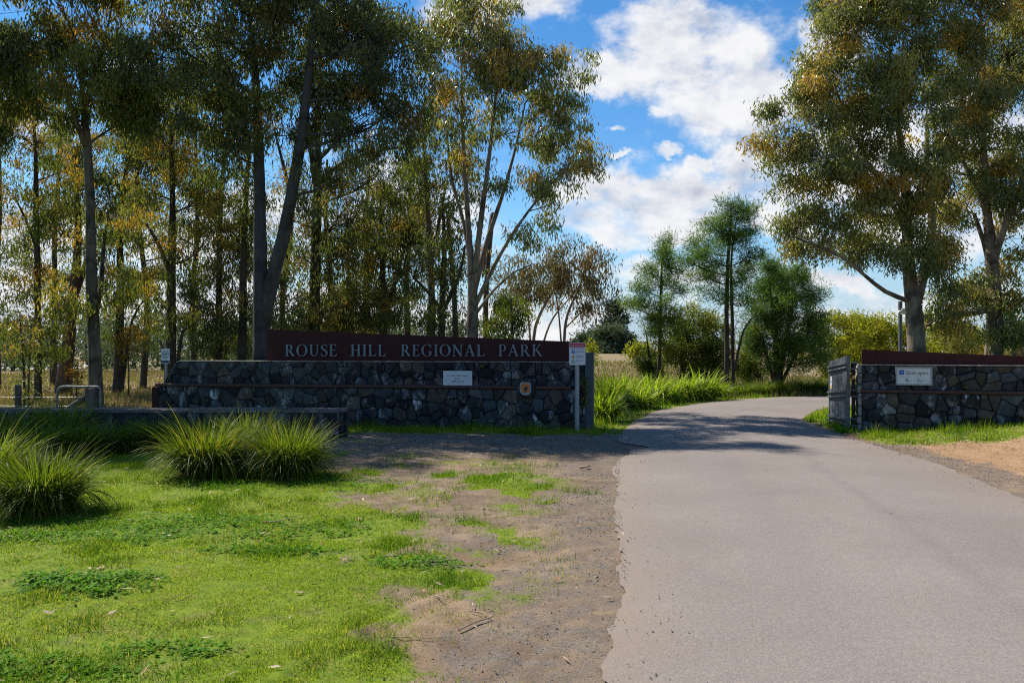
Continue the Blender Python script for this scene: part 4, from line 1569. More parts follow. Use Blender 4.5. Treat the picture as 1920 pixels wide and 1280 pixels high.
pd.build('latch_box', M_['black'], hc)

# ------------------------------------------------------------------ low wall and fence on the left
lw = thing('low_wall', 'low dark stone wall with pale capping behind the grass clumps', 'wall', (-10.5, 14.85, 0))
x1 = -3.18 + 10.5
mb = MB()
mb.box(0, x1, 0, .45, -.2, .475)
mb.build('mortar', M_['mortar'], lw)
rs = R0(41)
for poly in cells(0.5, x1 - .02, -.05, .475, 2, .42, rs):
    stone(poly, 0.0, rs, lw, M_['stone_dark'] if rs.rand() < .7 else M_['stone_blue'])
for k, (ya, yb) in enumerate(((0, .15), (.155, .30), (.305, .45))):
    zq = -.05
    while zq < .44:
        hq = .15 + .06 * rs.rand()
        mb = MB()
        mb.box(x1 - .015, x1 + .03 + .02 * rs.rand(), ya + .008, yb - .008, zq + .008, min(zq + hq, .47))
        mb.build('stone', M_['stone_dark'], lw)
        zq += hq
xs = 0.0
while xs < x1 + .02:
    wq = .5 + .4 * rs.rand()
    e = min(xs + wq, x1 + .045)
    mb = MB()
    t0 = .535 + .012 * rs.rand()
    mb.add([(xs + .004, -.05, .478), (e - .004, -.05, .478), (e - .004, .48, .478), (xs + .004, .48, .478),
            (xs + .006, -.05 + .012 * rs.rand(), t0 - .012), (e - .006, -.05 + .012 * rs.rand(), t0 - .008), (e - .006, .47, t0), (xs + .006, .47, t0)],
           q=[(3, 2, 1, 0), (4, 5, 6, 7), (0, 1, 5, 4), (1, 2, 6, 5), (2, 3, 7, 6), (3, 0, 4, 7)])
    mb.build('capstone', M_['low_top'], lw)
    xs = e


def timber_post(label, px0, px1, pytop, d, sides=9, lean=0.0):
    a, b = P(px0, 0, d), P(px1, 0, d)
    r = (b.x - a.x) / 2
    zt_ = EYE - (pytop - HOR) / F * d
    t_ = thing('fence_post', label, 'post', ((a.x + b.x) / 2, d, 0))
    rg = R0(int(px0))
    mb = MB()
    mb.tube([(0, 0, -.3), (lean * .4, 0, zt_ * .5), (lean * .9, .0, zt_ - .03)], [r * 1.02, r, r * .98], sides, jit=.16, rng=rg)
    mb.build('post', M_['timber'], t_)
    cpv = MB()
    cpv.tube([(lean * .9, 0, zt_ - .0295), (lean, 0, zt_)], [r * .94, r * .80], sides, jit=.25, rng=rg)
    cpv.build('post_top', M_['timber'], t_)
    return t_


timber_post('stout weathered timber strainer post beside the bent pipe rail', 160.5, 187, 727, 17.0, 12)
timber_post('slim weathered timber post with rounded top at the far left', 28, 39.5, 721, 17.2)
br_ = thing('timber_brace', 'slanting round timber brace leaning against the stout strainer post', 'brace', (P(160, 0, 17.05).x, 17.05, 0))
mb = MB()
e0, e1 = P(163, 744, 17.05), P(128, 766, 17.15)
mb.tube([e0 - br_.location, (e0 + e1) / 2 - br_.location, e1 + Vector((-.25, .02, -.17)) - br_.location], .062, 9, jit=.15, rng=R0(4))
mb.build('brace', M_['timber'], br_)
tag(br_)
pr_ = thing('pipe_rail', 'bent galvanised pipe rail hooped over beside the stout timber post', 'rail', (P(147, 0, 16.75).x, 16.75, 0))
pp = [P(106.5, 790, 16.75), P(107, 745, 16.75), P(108, 733, 16.75), P(112, 726.5, 16.75), P(120, 724.5, 16.75), P(150, 725, 16.75), P(182, 725, 16.75), P(187.5, 727, 16.75), P(188.5, 735, 16.75), P(188.5, 790, 16.75)]
pp = resample([tuple(p - pr_.location) for p in pp], .05)
mb = MB()
mb.tube(pp, .026, 10)
mb.build('pipe', M_['pipe'], pr_, smooth=True)
wf = thing('fence_wire', 'thin fence wires strung between the two timber posts at the far left', 'wire', (P(0, 0, 17.2).x - 1.2, 17.2, 0))
for z_ in (743.5, 760):
    pa, pb = P(-80, z_ - 1, 17.2), P(163, z_ + 1, 17.05)
    mb = MB()
    mb.tube([pa - wf.location, (pa + pb) / 2 - wf.location - Vector((0, 0, .012)), pb - wf.location], .0065, 5)
    mb.build('wire', M_['galv'], wf)

# ------------------------------------------------------------------ camera pole and far buildings on the right
lp = P(1688, 0, 24.5)
cpz = thing('camera_pole', 'slim grey steel pole with a small white security camera near its top', 'pole', (lp.x, lp.y, 0))
mb = MB()
mb.tube([(0, 0, -.3), (0, 0, 1.5), (0, 0, EYE - (565 - HOR) / F * 24.5)], .062, 10)
mb.build('pole', M_['gate'], cpz)
zc = EYE - (584.5 - HOR) / F * 24.5
mb = MB()
mb.box(-.16, -.02, -.22, -.11, zc - .045, zc + .045)
mb.box(.0, .10, -.12, -.063, zc - .08, zc + .10)
mb.build('bracket', M_['white'], cpz)
mb = MB()
mb.tube([(-.09, -.10, zc - .01), (-.13, -.27, zc - .02), (-.15, -.33, zc - .03)], [.05, .055, .05], 10)
mb.build('camera', M_['white'], cpz)


def house(label, px0, px1, pyeave, pyridge, d, wallm, roofm, chimney=None, gable=False):
    a, b = P(px0, pyeave, d), P(px1, pyeave, d)
    zr_ = P(0, pyridge, d).z
    w_ = b.x - a.x
    zg = float(hgt((a.x + b.x) / 2, d))
    t_ = thing('house', label, 'house', ((a.x + b.x) / 2, d, zg))
    mb = MB()
    ze = a.z - zg
    mb.box(-w_ / 2 + .2, w_ / 2 - .2, 0.0, 7, -.6, ze)
    mb.build('wall', wallm, t_)
    mb = MB()
    zz_ = zr_ - zg
    if gable:
        mb.prism([(-w_ / 2, ze + .01), (w_ / 2, ze + .01), (0, zz_)], -.3, 7.3)
    else:
        mb.add([(-w_ / 2, -.4, ze + .01), (w_ / 2, -.4, ze + .01), (w_ / 2, 7.4, ze + .01), (-w_ / 2, 7.4, ze + .01), (-w_ * .3, 3.5, zz_), (w_ * .3, 3.5, zz_)],
               q=[(3, 2, 1, 0), (0, 1, 5, 4), (2, 3, 4, 5)], t=[(1, 2, 5), (3, 0, 4)])
    rf = mb.build('roof', roofm, t_)
    if chimney:
        mb = MB()
        mb.box(chimney - .35, chimney + .35, 3.2, 3.8, zz_ - .5, zz_ + .9)
        mb.build('chimney', wallm, rf)
    mb = MB()
    mb.box(-w_ * .2, -w_ * .2 + .9, -.03, -.001, ze * .35, ze * .8)
    mb.build('window', M_['ink'], t_)
    return t_


house('distant house with grey roof and pale chimney beyond the field', 1188, 1226, 653, 639, 105, M_['render'], M_['rooftile'], -.9)
house('red brown roofed house just showing behind the right wall', 1866, 1945, 672, 650, 48, M_['brick'], M_['brick'], None, True)


# ------------------------------------------------------------------ strap-leaved clumps
def tussock_mesh(seed, n, R, H, mat, wid=.011, dryf=.06, nseg=5):
    rg = R0(seed)
    mb = MB()
    r = R * .34 * np.sqrt(rg.rand(n))
    a0 = rg.rand(n) * 6.283
    base = np.stack([r * np.cos(a0), r * np.sin(a0), np.full(n, -.02)], -1)
    ang = a0 + rg.randn(n) * .75
    out_ = (r / (R * .34))
    kind_ = rg.rand(n)
    th0 = .04 + .50 * out_ * (.3 + .7 * rg.rand(n)) + .10 * rg.rand(n)
    bend = np.where(kind_ < .30, .15 + .7 * rg.rand(n), np.where(kind_ < .70, .6 + 1.1 * rg.rand(n), 1.5 + 1.3 * rg.rand(n))) + .30 * out_
    L = H * (.58 + .52 * rg.rand(n)) * (1 + .10 * out_) * np.where(kind_ < .35, .92, 1.06)
    stray = rg.rand(n) < .03
    L = np.where(stray, L * 1.2, L)
    lump = .35 * np.sin(3 * a0 + seed) + .25 * np.sin(5 * a0 + 2.1 * seed)
    tint = np.clip(.36 + .40 * (1 - kind_) + .38 * rg.randn(n) * .85 - .12 * out_ + .25 * lump, 0, 1)
    L = L * (1 + .10 * lump)
    u = rg.rand(n)
    hue = np.where(u < dryf * (1.6 - kind_), .4 + .6 * rg.rand(n), 0)
    ribbons(mb, base, ang, th0, bend, L, wid * (.6 + .8 * rg.rand(n)), nseg, tint, hue, rg, twist=.7)
    # dead thatch near the foot
    m = n // 3
    a1 = rg.rand(m) * 6.283
    b2 = np.stack([R * .4 * np.cos(a1) * rg.rand(m), R * .4 * np.sin(a1) * rg.rand(m), np.full(m, 0.0)], -1)
    ribbons(mb, b2, a1, .6 + .5 * rg.rand(m), .6 + .9 * rg.rand(m), H * (.25 + .4 * rg.rand(m)), wid * .8 * np.ones(m), 3, rg.rand(m) * .3, np.where(rg.rand(m) < .7, .6 + .4 * rg.rand(m), 0.0), rg)
    return mb.build('foliage', mat, me_only=True)


TM = {'near1': tussock_mesh(1, 1700, 1.0, 1.0, M_['strap'], .022, .07, 7), 'near2': tussock_mesh(2, 1700, 1.0, 1.0, M_['strap'], .022, .13, 7),
      'mid1': tussock_mesh(3, 800, 1.0, 1.0, M_['strap'], .022, .06, 6), 'mid2': tussock_mesh(4, 800, 1.0, 1.0, M_['strap'], .022, .08, 6),
      'lush1': tussock_mesh(5, 300, 1.0, 1.0, M_['strap_lush'], .060, .06, 6), 'lush2': tussock_mesh(6, 300, 1.0, 1.0, M_['strap_lush'], .066, .08, 6)}


def tussock(label, key, px, py, R, H, rot, group='strap leaved clumps', d=None, name='grass_clump'):
    g_ = G(px, py) if d is None else P(px, 0, d)
    t_ = thing(name, label, 'plant', (g_.x, g_.y, float(hgt(g_.x, g_.y))), rot, group)
    o = bpy.data.objects.new('foliage', TM[key])
    C.objects.link(o)
    o.parent = t_
    o.scale = (R, R, H)
    o['kind'] = 'stuff'
    return t_


GL = 'grass clumps on the lawn'
tussock('big grass clump cut by the left edge of the photo, its skirt in shade', 'near1', 80, 962, .66, .84, .3, GL)
tussock('yellow tipped grass clump behind the big one at the left edge of the photo', 'near2', -34, 935, .76, .96, 1.9, GL)
tussock('leftmost clump of the touching pair in the middle of the lawn', 'near2', 392, 893, .76, .92, 4.0, GL)
tussock('small clump wedged between and behind the touching pair on the lawn', 'near1', 468, 872, .62, .94, 2.6, GL)
tussock('dense round clump with a dark shaded foot beside the bare dirt, right of the pair', 'near1', 543, 893, .70, .90, 5.2, GL)
GB = 'dark clumps along the low wall'
for k, (lb, px, d, R, H) in enumerate((
        ('dark clump in the shade just left of the touching pair', 292, 13.7, .75, .60), ('dark spreading clump in front of the low wall, left of the lawn path', 215, 13.2, .95, .62),
        ('tall dark clump reaching up towards the bent pipe rail', 118, 13.9, .85, .98), ('tall clump at the low wall below the slim timber post', 48, 13.6, .85, .80),
        ('clump at the low wall at the far left edge of the photo', -20, 13.3, .9, .75), ('bushy clump between the far-left clumps and the lawn', 150, 12.6, .85, .62),
        ('low dark clump showing above the big clump at the left edge', 70, 12.3, .9, .70), ('clump by the low wall hidden behind the touching pair', 375, 13.9, .7, .60))):
    tussock(lb, 'mid1' if k % 2 else 'mid2', px, 0, R, H, k * 1.3, GB, d)
GV = 'lush strap leaved plants on the road verge'
spots = [(1128, 790, .75, .85, 'first lush verge plant past the blue grey gate post'), (1142, 768, .85, 1.0, 'lush verge plant leaning over the road edge just past the gate post'), (1168, 763, .8, .9, 'second row verge plant behind the gate post, half in sun'),
         (1196, 766, .75, .80, 'lush verge plant with arching yellow green straps at the bend'), (1224, 757, .9, .95, 'broad lush plant below the slim feathery tree'), (1252, 754, .8, .85, 'verge plant right of the slim feathery tree foot'),
         (1283, 752, .85, .95, 'tall arching plant in the middle of the verge'), (1318, 750, .95, 1.0, 'large fan shaped plant left of the twin trunked feathery tree'), (1300, 743, .7, .7, 'smaller plant behind the fan shaped one'),
         (1345, 744, .7, .6, 'low dark plant beside the twin trunk foot'), (1180, 745, .8, .8, 'plant at the back of the verge near the dry field'), (1150, 742, .8, .8, 'plant behind the gate post against the dry grass'), (1212, 740, .7, .7, 'plant tucked behind the slim feathery tree')]
for k, (px, py, R, H, lb) in enumerate(spots):
    tussock(lb, 'lush1' if k % 2 else 'lush2', px, py, R * 1.05, H * 1.25, k * 2.1, GV)
GD = 'dark low plants at the far side of the bend'
for k, (px, py, R, H, lb) in enumerate(((1425, 741, .9, .75, 'dark strap plant left under the round she-oak'), (1468, 740, 1.0, .8, 'dark strap plant at the foot of the round she-oak'), (1518, 739, 1.0, .85, 'dark strap plant right under the round she-oak'),
                                        (1392, 742, .8, .6, 'low dark plant between the twin trunk tree and the round she-oak'), (1548, 740, .9, .8, 'dark plant just left of the open gate leaf across the bend'))):
    tussock(lb, 'mid1' if k % 2 else 'mid2', px, py, R, H, k * 1.7, GD)


def small_plant(label, name, loc, n, R, H, mat, seed, hue=0.0, hang=False):
    rg = R0(seed)
    t_ = thing(name, label, 'plant', loc)
    mb = MB()
    a = rg.rand(n) * 6.283
    base = np.stack([R * .25 * rg.randn(n), R * .25 * rg.randn(n), (rg.rand(n) * H * .8 if hang else np.zeros(n))], -1)
    ribbons(mb, base, a, (1.2 if hang else .2) + .8 * rg.rand(n), .6 + .9 * rg.rand(n), (R if hang else H) * (.5 + .7 * rg.rand(n)), np.full(n, .035), 3, rg.rand(n), np.full(n, hue) * (rg.rand(n) < .7), rg)
    o = mb.build('foliage', mat, t_)
    o['kind'] = 'stuff'
    return t_


g_ = G(1578, 811)
small_plant('broad leaved green weed at the foot of the open gate leaf', 'weed', (g_.x, g_.y, 0), 60, .25, .22, M_['clover'], 3)
pv = P(1096, 0, 16.5)
small_plant('dark creeper climbing between wall end and gate post', 'creeper', (pv.x, pv.y + .0, .42), 110, .16, .85, M_['bush'], 4, hang=True)
s_, z_ = FL.st(905, 686)
pw = FL.a + FL.u * s_ + Vector((-.157, -.98, 0)) * .05
small_plant('little yellow green weed growing from the left wall face', 'weed', (pw.x, pw.y, z_ - .03), 26, .08, .10, M_['wattle'], 5, .3)
s_, z_ = FR.st(1810, 725)
pw = FR.a + FR.u * s_ + Vector((-.31, -.95, 0)) * .07
small_plant('small dry moss tuft on the right wall above its rail', 'moss_tuft', (pw.x, pw.y, z_ - .02), 26, .07, .06, M_['dry_grass'], 6, .3)


# ------------------------------------------------------------------ trees
def leaf_quads(mb, cen, n_per, spread, L, Wd, droop, tint, hue, rg, flat=1.0):
    """kite-shaped leaves scattered round each centre"""
    k = len(cen)
    idx = np.repeat(np.arange(k), n_per)
    N = len(idx)
    p = cen[idx] + rg.randn(N, 3) * spread * np.array([1, 1, .8 * flat])
    a = rg.randn(N, 3)
    a /= np.linalg.norm(a, axis=1)[:, None]
    a[:, 2] -= droop
    a /= np.linalg.norm(a, axis=1)[:, None] + 1e-6
    b = np.cross(a, rg.randn(N, 3))
    b /= np.linalg.norm(b, axis=1)[:, None] + 1e-6
    c = np.cross(a, b)
    ll = (L * (.65 + .7 * rg.rand(N)))[:, None]
    ww = (Wd * (.7 + .6 * rg.rand(N)))[:, None]
    V = np.stack([p, p + a * ll * .42 + b * ww * .5 + c * ll * .05, p + a * ll + c * ll * -.06, p + a * ll * .42 - b * ww * .5 + c * ll * .05], 1)
    t_ = np.clip(tint[idx] + .45 * (rg.rand(N) - .5), 0, 1)
    h_ = np.clip(hue[idx] * (.6 + .6 * rg.rand(N)), 0, 1)
    mb.add(V.reshape(-1, 3), q=np.arange(N * 4).reshape(-1, 4), tint=np.repeat(t_, 4), hue=np.repeat(h_, 4))


def tree(label, d, stems, blobs, leafm='gum_dark', bark='bark_grey', rho=800, leaf=(.150, .036), droop=1.9, red=.15, cr=.42, seed=1,
         name='gum_tree', cat='tree', group=None, depth=1.0, limbs=True, spread=.42, base_z=None, twigs=True, flat=1.0, sat=.95, thin=.85):
    rg = R0(seed)
    b0 = stems[0][0]
    X = (b0[0] - 960) / F * d
    z0 = float(hgt(X, d)) if base_z is None else base_z
    root = thing(name, label, cat, (X, d, z0), 0, group)
    org = np.array([X, d, z0])
    nodes, nrad = [], []
    for si, st in enumerate(stems):
        pts = []
        wob = rg.rand() * 6.28
        for k, row in enumerate(st):
            px, py, do, w_ = row
            p = P(px, py, d + do)
            pts.append((p.x, p.y, p.z, max(w_ / 2 / F * d, .006)))
        if si == 0 or st[0][1] >= 620:
            pts[0] = (pts[0][0], pts[0][1], z0 - .15, pts[0][3] * 1.12)
        r = resample(pts, .35)
        mb = MB()
        nn = len(r)
        r[:, 1] += .10 * np.sin(np.arange(nn) * .33 + wob) * np.linspace(0, 1, nn) * (d / 22)
        mb.tube(r[:, :3], np.maximum(r[:, 3], .004), 9 if si == 0 else 7, jit=.12, rng=rg)
        mb.build('trunk' if si == 0 else 'branch', M_[bark], root, off=org, smooth=True)
        nodes.append(r[:, :3])
        nrad.append(r[:, 3])
    nodes = np.concatenate(nodes)
    nrad = np.concatenate(nrad)
    crown = MB()
    for row in blobs:
        px, py, rpx, rpy = row[:4]
        rx, rz = 1.14 * rpx / F * d, 1.14 * rpy / F * d
        ry = .8 * depth * min(rx, max(rz, .8) * 1.3)
        dd = row[4] if len(row) > 4 else (rg.rand() - .5) * 2.0 * depth * max(.5, min(1.4, rx))
        c = np.array(P(px, py, d + dd))
        s_ = d / (d + dd)
        dist = np.linalg.norm(nodes - c, axis=1) + 1.2 * np.maximum(0, nodes[:, 2] - (c[2] - .3 * np.hypot(nodes[:, 0] - c[0], nodes[:, 1] - c[1])))
        k = int(np.argmin(dist))
        a = nodes[k]
        ln = np.linalg.norm(c - a)
        area = math.pi * rx * rz
        nc = max(3, int(1.6 * area / (cr * cr * 2.2)))
        u = rg.randn(nc, 3)
        u /= np.linalg.norm(u, axis=1)[:, None]
        u *= (rg.rand(nc) ** .42)[:, None]
        cl_ = c + u * np.array([rx, ry, rz])
        dens = [np.full(nc, .72)]
        for _k in range(3):
            th_ = rg.rand() * 6.283
            c2 = c + np.array([math.cos(th_) * rx * sat, (rg.rand() - .5) * ry * 1.6, math.sin(th_) * rz * sat])
            n2 = max(2, int(nc * .36))
            u2 = rg.randn(n2, 3)
            u2 /= np.linalg.norm(u2, axis=1)[:, None]
            cl_ = np.vstack([cl_, c2 + u2 * (rg.rand(n2) ** .45)[:, None] * np.array([rx, ry, rz]) * .68])
            dens.append(np.full(n2, .80 - .12 * _k))
        dens = np.concatenate(dens)
        nm = nc
        nc = len(cl_)
        if limbs:
            midp = a * .5 + c * .5 + np.array([(rg.rand() - .5) * .25 * ln, (rg.rand() - .5) * .25 * ln, -.06 * ln + (rg.rand() - .5) * .1 * ln])
            r0 = min(nrad[k] * .6, .010 + .012 * ln + .008 * area ** .5)
            path = resample([tuple(a) + (r0,), tuple(midp) + (r0 * .7,), tuple(c) + (r0 * .35,)], max(.2, ln / 7))
            mb = MB()
            mb.tube(path[:, :3], np.maximum(path[:, 3], .003), 5, cap=False)
            if twigs:
                for q_ in cl_:
                    i0 = int((.25 + .7 * rg.rand()) * (len(path) - 1))
                    s0 = path[i0, :3]
                    e = q_ - s0
                    m1 = s0 + e * .5 + rg.randn(3) * .10 * np.linalg.norm(e) + np.array([0, 0, .08 * np.linalg.norm(e)])
                    rr = max(.003, min(path[i0, 3] * .6, .004 + .006 * np.linalg.norm(e)))
                    mb.tube(np.array([s0, m1, q_]), [rr, rr * .7, rr * .4], 3, cap=False)
            mb.build('branch', M_[bark], root, off=org, smooth=True)
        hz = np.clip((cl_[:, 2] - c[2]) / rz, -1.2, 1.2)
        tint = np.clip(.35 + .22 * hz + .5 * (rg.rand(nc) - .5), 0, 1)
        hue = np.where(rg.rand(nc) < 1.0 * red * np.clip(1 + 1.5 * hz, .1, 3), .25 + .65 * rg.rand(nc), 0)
        npc = np.maximum(2, (thin * dens * rho * area / nm * (.25 + 1.5 * rg.rand(nc))).astype(int))
        lp_ = cl_ + np.array([0, 0, -.12 * droop * leaf[0] / .15])
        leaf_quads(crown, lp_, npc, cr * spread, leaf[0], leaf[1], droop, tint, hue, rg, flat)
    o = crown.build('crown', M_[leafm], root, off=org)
    o['kind'] = 'stuff'
    return root


# --- the grove behind the left wall
tree('tallest dark gum with twin stems, the blue grey one curving right, behind the name panel', 19.6,
     [[(489, 700, 0, 36), (491, 640, 0, 33), (489, 560, 0, 27), (487, 400, 0, 23), (483, 250, .1, 19), (478, 120, .2, 13), (470, 10, .3, 8), (462, -120, .3, 4)],
      [(493, 612, 0, 26), (508, 535, -.1, 26), (530, 450, -.2, 24), (546, 370, -.3, 22), (562, 280, -.3, 20), (573, 190, -.4, 17), (583, 80, -.4, 13), (592, -40, -.4, 9), (600, -160, -.4, 5)]],
     [(460, 90, 75, 80), (400, 60, 90, 70), (330, 90, 70, 70), (350, 170, 70, 45), (430, 170, 60, 50), (520, 60, 80, 80), (600, 60, 90, 80), (680, 70, 90, 80), (735, 60, 55, 70), (720, 150, 70, 70), (650, 160, 70, 60),
      (560, 150, 50, 50), (690, 225, 70, 40), (740, 210, 45, 40), (470, 215, 45, 50), (610, 215, 45, 30), (520, -50, 120, 60), (640, -60, 110, 60), (400, -50, 100, 60), (560, -160, 120, 70), (450, -150, 90, 60), (640, 330, 60, 35), (420, 270, 45, 40)],
     'gum_dark', 'bark_blue', 820, seed=1, red=.10)
tree('slender gum forking high with reddish tips, left of the dark twin stemmed gum', 18.8,
     [[(181, 770, 0, 26), (178, 660, 0, 23), (173, 540, 0, 20), (168, 400, 0, 17), (161, 270, 0, 15), (155, 190, .1, 10), (150, 90, .2, 6)],
      [(161, 275, 0, 11), (140, 220, -.2, 9), (118, 150, -.4, 7), (100, 90, -.5, 4)], [(158, 215, 0, 10), (172, 160, .2, 8), (195, 80, .3, 5)], [(176, 600, 0, 11), (190, 540, .3, 9), (196, 470, .4, 7), (205, 410, .5, 4)]],
     [(110, 70, 60, 45), (160, 40, 60, 45), (215, 80, 60, 50), (80, 120, 50, 45), (140, 140, 65, 45), (200, 150, 60, 40), (245, 175, 40, 30), (60, 190, 35, 35), (150, -10, 80, 35), (240, 120, 40, 40), (170, -90, 90, 60), (130, -180, 80, 60), (240, -70, 70, 50), (80, -90, 70, 60), (270, 210, 30, 25), (205, 400, 40, 30), (110, 560, 35, 25), (230, 520, 35, 25)],
     'gum_olive', 'bark_grey', 1000, seed=2, red=.22)
tree('gum at the left edge with only its outer sprays in view', 18.2,
     [[(-150, 800, 0, 32), (-152, 500, 0, 26), (-140, 250, 0, 18), (-120, 60, 0, 12), (-130, -100, 0, 7)], [(-148, 420, 0, 15), (-220, 200, 0, 12), (-300, 20, 0, 8)], [(-145, 330, 0, 12), (-80, 200, 0, 9), (-30, 110, 0, 5)]],
     [(5, 40, 38, 45), (12, 120, 32, 36), (-60, 60, 80, 70), (-20, 220, 40, 40), (-120, -40, 100, 70), (-200, 80, 110, 90), (-250, -40, 110, 80), (-330, 60, 120, 90), (-400, -40, 120, 90), (-300, -140, 120, 70), (-180, -130, 110, 70), (-430, 80, 100, 80), (-260, 190, 110, 70), (-360, 200, 100, 70)],
     'gum_dark', 'bark_grey', 1500, seed=3, red=.12)
tree('thin dark gum with sparse drooping sprays near the left edge', 25.5,
     [[(72, 745, 0, 13), (70, 600, 0, 12), (71, 450, 0, 10), (67, 320, 0, 8), (58, 210, 0, 5)], [(70, 470, 0, 7), (50, 420, -.2, 5), (25, 370, -.4, 3)]],
     [(30, 250, 45, 45), (75, 260, 45, 45), (20, 340, 40, 50), (60, 370, 45, 40), (100, 400, 35, 30), (25, 450, 45, 40), (75, 500, 45, 30), (20, 540, 40, 35), (50, 590, 50, 30), (15, 620, 40, 25), (95, 330, 35, 35), (100, 620, 35, 25)],
     'gum_olive', 'bark_dark', 620, seed=4, thin=.60, red=.2)
tree('reddish brown gum trunk leaning right behind the bent pipe rail', 29,
     [[(118, 742, 0, 30), (122, 700, 0, 27), (128, 650, 0, 23), (138, 560, 0, 18), (147, 470, 0, 14), (143, 380, 0, 10), (132, 300, 0, 7)], [(140, 560, 0, 12), (158, 500, .4, 10), (172, 430, .8, 7), (178, 360, 1, 5)]],
     [(140, 290, 55, 40), (110, 250, 45, 35), (185, 330, 45, 35), (150, 400, 40, 30), (100, 430, 35, 25), (205, 450, 30, 25), (170, 270, 40, 30), (120, 340, 35, 30), (210, 380, 35, 30), (100, 520, 30, 20)],
     'gum_olive', 'bark_brown', 520, (.17, .042), seed=5, thin=.60, red=.24)
tree('straight dark gum standing in the dry field left of the stone wall', 29,
     [[(220, 745, 0, 20), (222, 690, 0, 17), (224, 600, 0, 15), (226, 480, 0, 12), (231, 380, 0, 9), (240, 280, 0, 6)], [(226, 640, 0, 6), (250, 600, .3, 5), (275, 560, .6, 3)]],
     [(240, 290, 60, 40), (290, 320, 50, 40), (235, 370, 50, 35), (300, 250, 50, 40), (265, 430, 45, 25), (245, 540, 40, 35), (215, 590, 35, 25), (285, 500, 40, 30), (250, 240, 40, 35), (270, 610, 30, 20), (200, 500, 30, 30), (320, 200, 40, 40)],
     'gum_olive', 'bark_dark', 560, (.17, .042), seed=6, thin=.60, red=.26)
tree('dark straight gum rising behind the battered left end of the wall', 24,
     [[(318, 760, 0, 22), (320, 640, 0, 19), (322, 520, 0, 16), (325, 400, 0, 12), (320, 280, 0, 8), (312, 170, 0, 4)], [(322, 520, 0, 10), (300, 460, -.3, 8), (278, 420, -.5, 5)], [(322, 650, 0, 7), (345, 620, .2, 6), (375, 600, .3, 4)]],
     [(330, 340, 60, 45), (300, 410, 45, 40), (375, 370, 50, 45), (365, 290, 50, 40), (290, 250, 50, 40), (345, 230, 50, 40), (300, 560, 35, 30), (350, 585, 40, 25), (380, 460, 45, 40), (265, 180, 45, 40), (330, 480, 40, 30), (260, 340, 35, 30)],
     'gum_olive', 'bark_dark', 620, seed=7, thin=.60, red=.28)
tree('leafy slim gum between the wall end and the twin stemmed gum', 26,
     [[(412, 760, 0, 14), (410, 620, 0, 12), (411, 480, 0, 10), (418, 350, 0, 8), (428, 230, 0, 5)]],
     [(420, 420, 55, 50), (400, 500, 55, 45), (440, 580, 45, 35), (435, 490, 45, 40), (400, 590, 50, 35), (410, 340, 45, 40), (455, 420, 40, 50), (380, 560, 40, 40), (425, 630, 45, 20)],
     'gum_dark', 'bark_dark', 850, seed=8, thin=.60, red=.15)
tree('thin gum half hidden just left of the twin stems', 25,
     [[(452, 760, 0, 17), (454, 640, 0, 16), (457, 500, 0, 13), (462, 380, 0, 9), (466, 260, 0, 5)]],
     [(460, 380, 40, 45), (450, 300, 45, 40), (500, 480, 40, 40), (470, 560, 40, 35), (520, 570, 40, 35), (440, 230, 40, 35)],
     'gum_dark', 'bark_dark', 700, seed=9, thin=.60, red=.1)
tree('tall straight gum behind the words on the panel with a limb reaching right', 26,
     [[(588, 760, 0, 26), (588, 640, 0, 23), (589, 560, 0, 21), (593, 450, 0, 18), (597, 340, 0, 15), (596, 240, 0, 11), (600, 140, 0, 7)], [(592, 350, 0, 11), (580, 265, -.3, 9), (568, 180, -.5, 6)],
      [(598, 338, 0, 9), (640, 308, .3, 8), (690, 290, .5, 6), (745, 278, .7, 4)], [(596, 300, 0, 8), (625, 270, .3, 7), (636, 230, .5, 5)]],
     [(640, 400, 60, 40), (560, 420, 45, 40), (620, 480, 55, 40), (570, 540, 45, 40), (640, 555, 50, 35), (705, 330, 55, 35), (550, 350, 35, 30), (680, 300, 40, 20), (600, 600, 50, 25), (540, 600, 45, 30), (670, 440, 50, 40), (560, 480, 45, 35)],
     'gum_dark', 'bark_dark', 680, seed=10, thin=.60, red=.16)
tree('dense dark slim gum behind the middle of the panel', 27,
     [[(722, 760, 0, 13), (721, 640, 0, 12), (718, 500, 0, 10), (712, 380, 0, 6)], [(721, 600, 0, 8), (745, 520, .2, 6), (765, 440, .3, 4)]],
     [(715, 400, 60, 50), (755, 430, 50, 50), (690, 460, 50, 50), (740, 510, 55, 45), (780, 390, 45, 45), (700, 560, 55, 35), (755, 580, 45, 30), (660, 590, 45, 30), (720, 340, 45, 35), (775, 490, 40, 40), (790, 330, 40, 40)],
     'gum_dark', 'bark_dark', 850, (.16, .04), seed=11, thin=.60, red=.1)
tree('thin leafy sapling gum behind the word HILL', 28,
     [[(660, 760, 0, 10), (659, 640, 0, 9), (656, 540, 0, 7), (650, 450, 0, 4)]],
     [(650, 480, 45, 40), (680, 530, 45, 40), (640, 600, 45, 30), (690, 610, 45, 25), (655, 560, 45, 35)],
     'gum_olive', 'bark_brown', 600, (.16, .04), seed=12, thin=.60, red=.25)
tree('pale barked gum behind the word REGIONAL', 25,
     [[(806, 760, 0, 19), (808, 640, 0, 17), (809, 560, 0, 14), (806, 470, 0, 11), (801, 380, 0, 9), (795, 270, 0, 5)], [(808, 500, 0, 7), (820, 430, .2, 6), (838, 340, .3, 4)]],
     [(800, 290, 45, 45), (785, 220, 35, 45), (825, 340, 40, 40), (800, 420, 45, 35), (835, 210, 35, 40), (815, 150, 35, 45), (770, 300, 30, 40)],
     'gum_olive', 'bark_pale', 560, seed=13, thin=.60, red=.22)
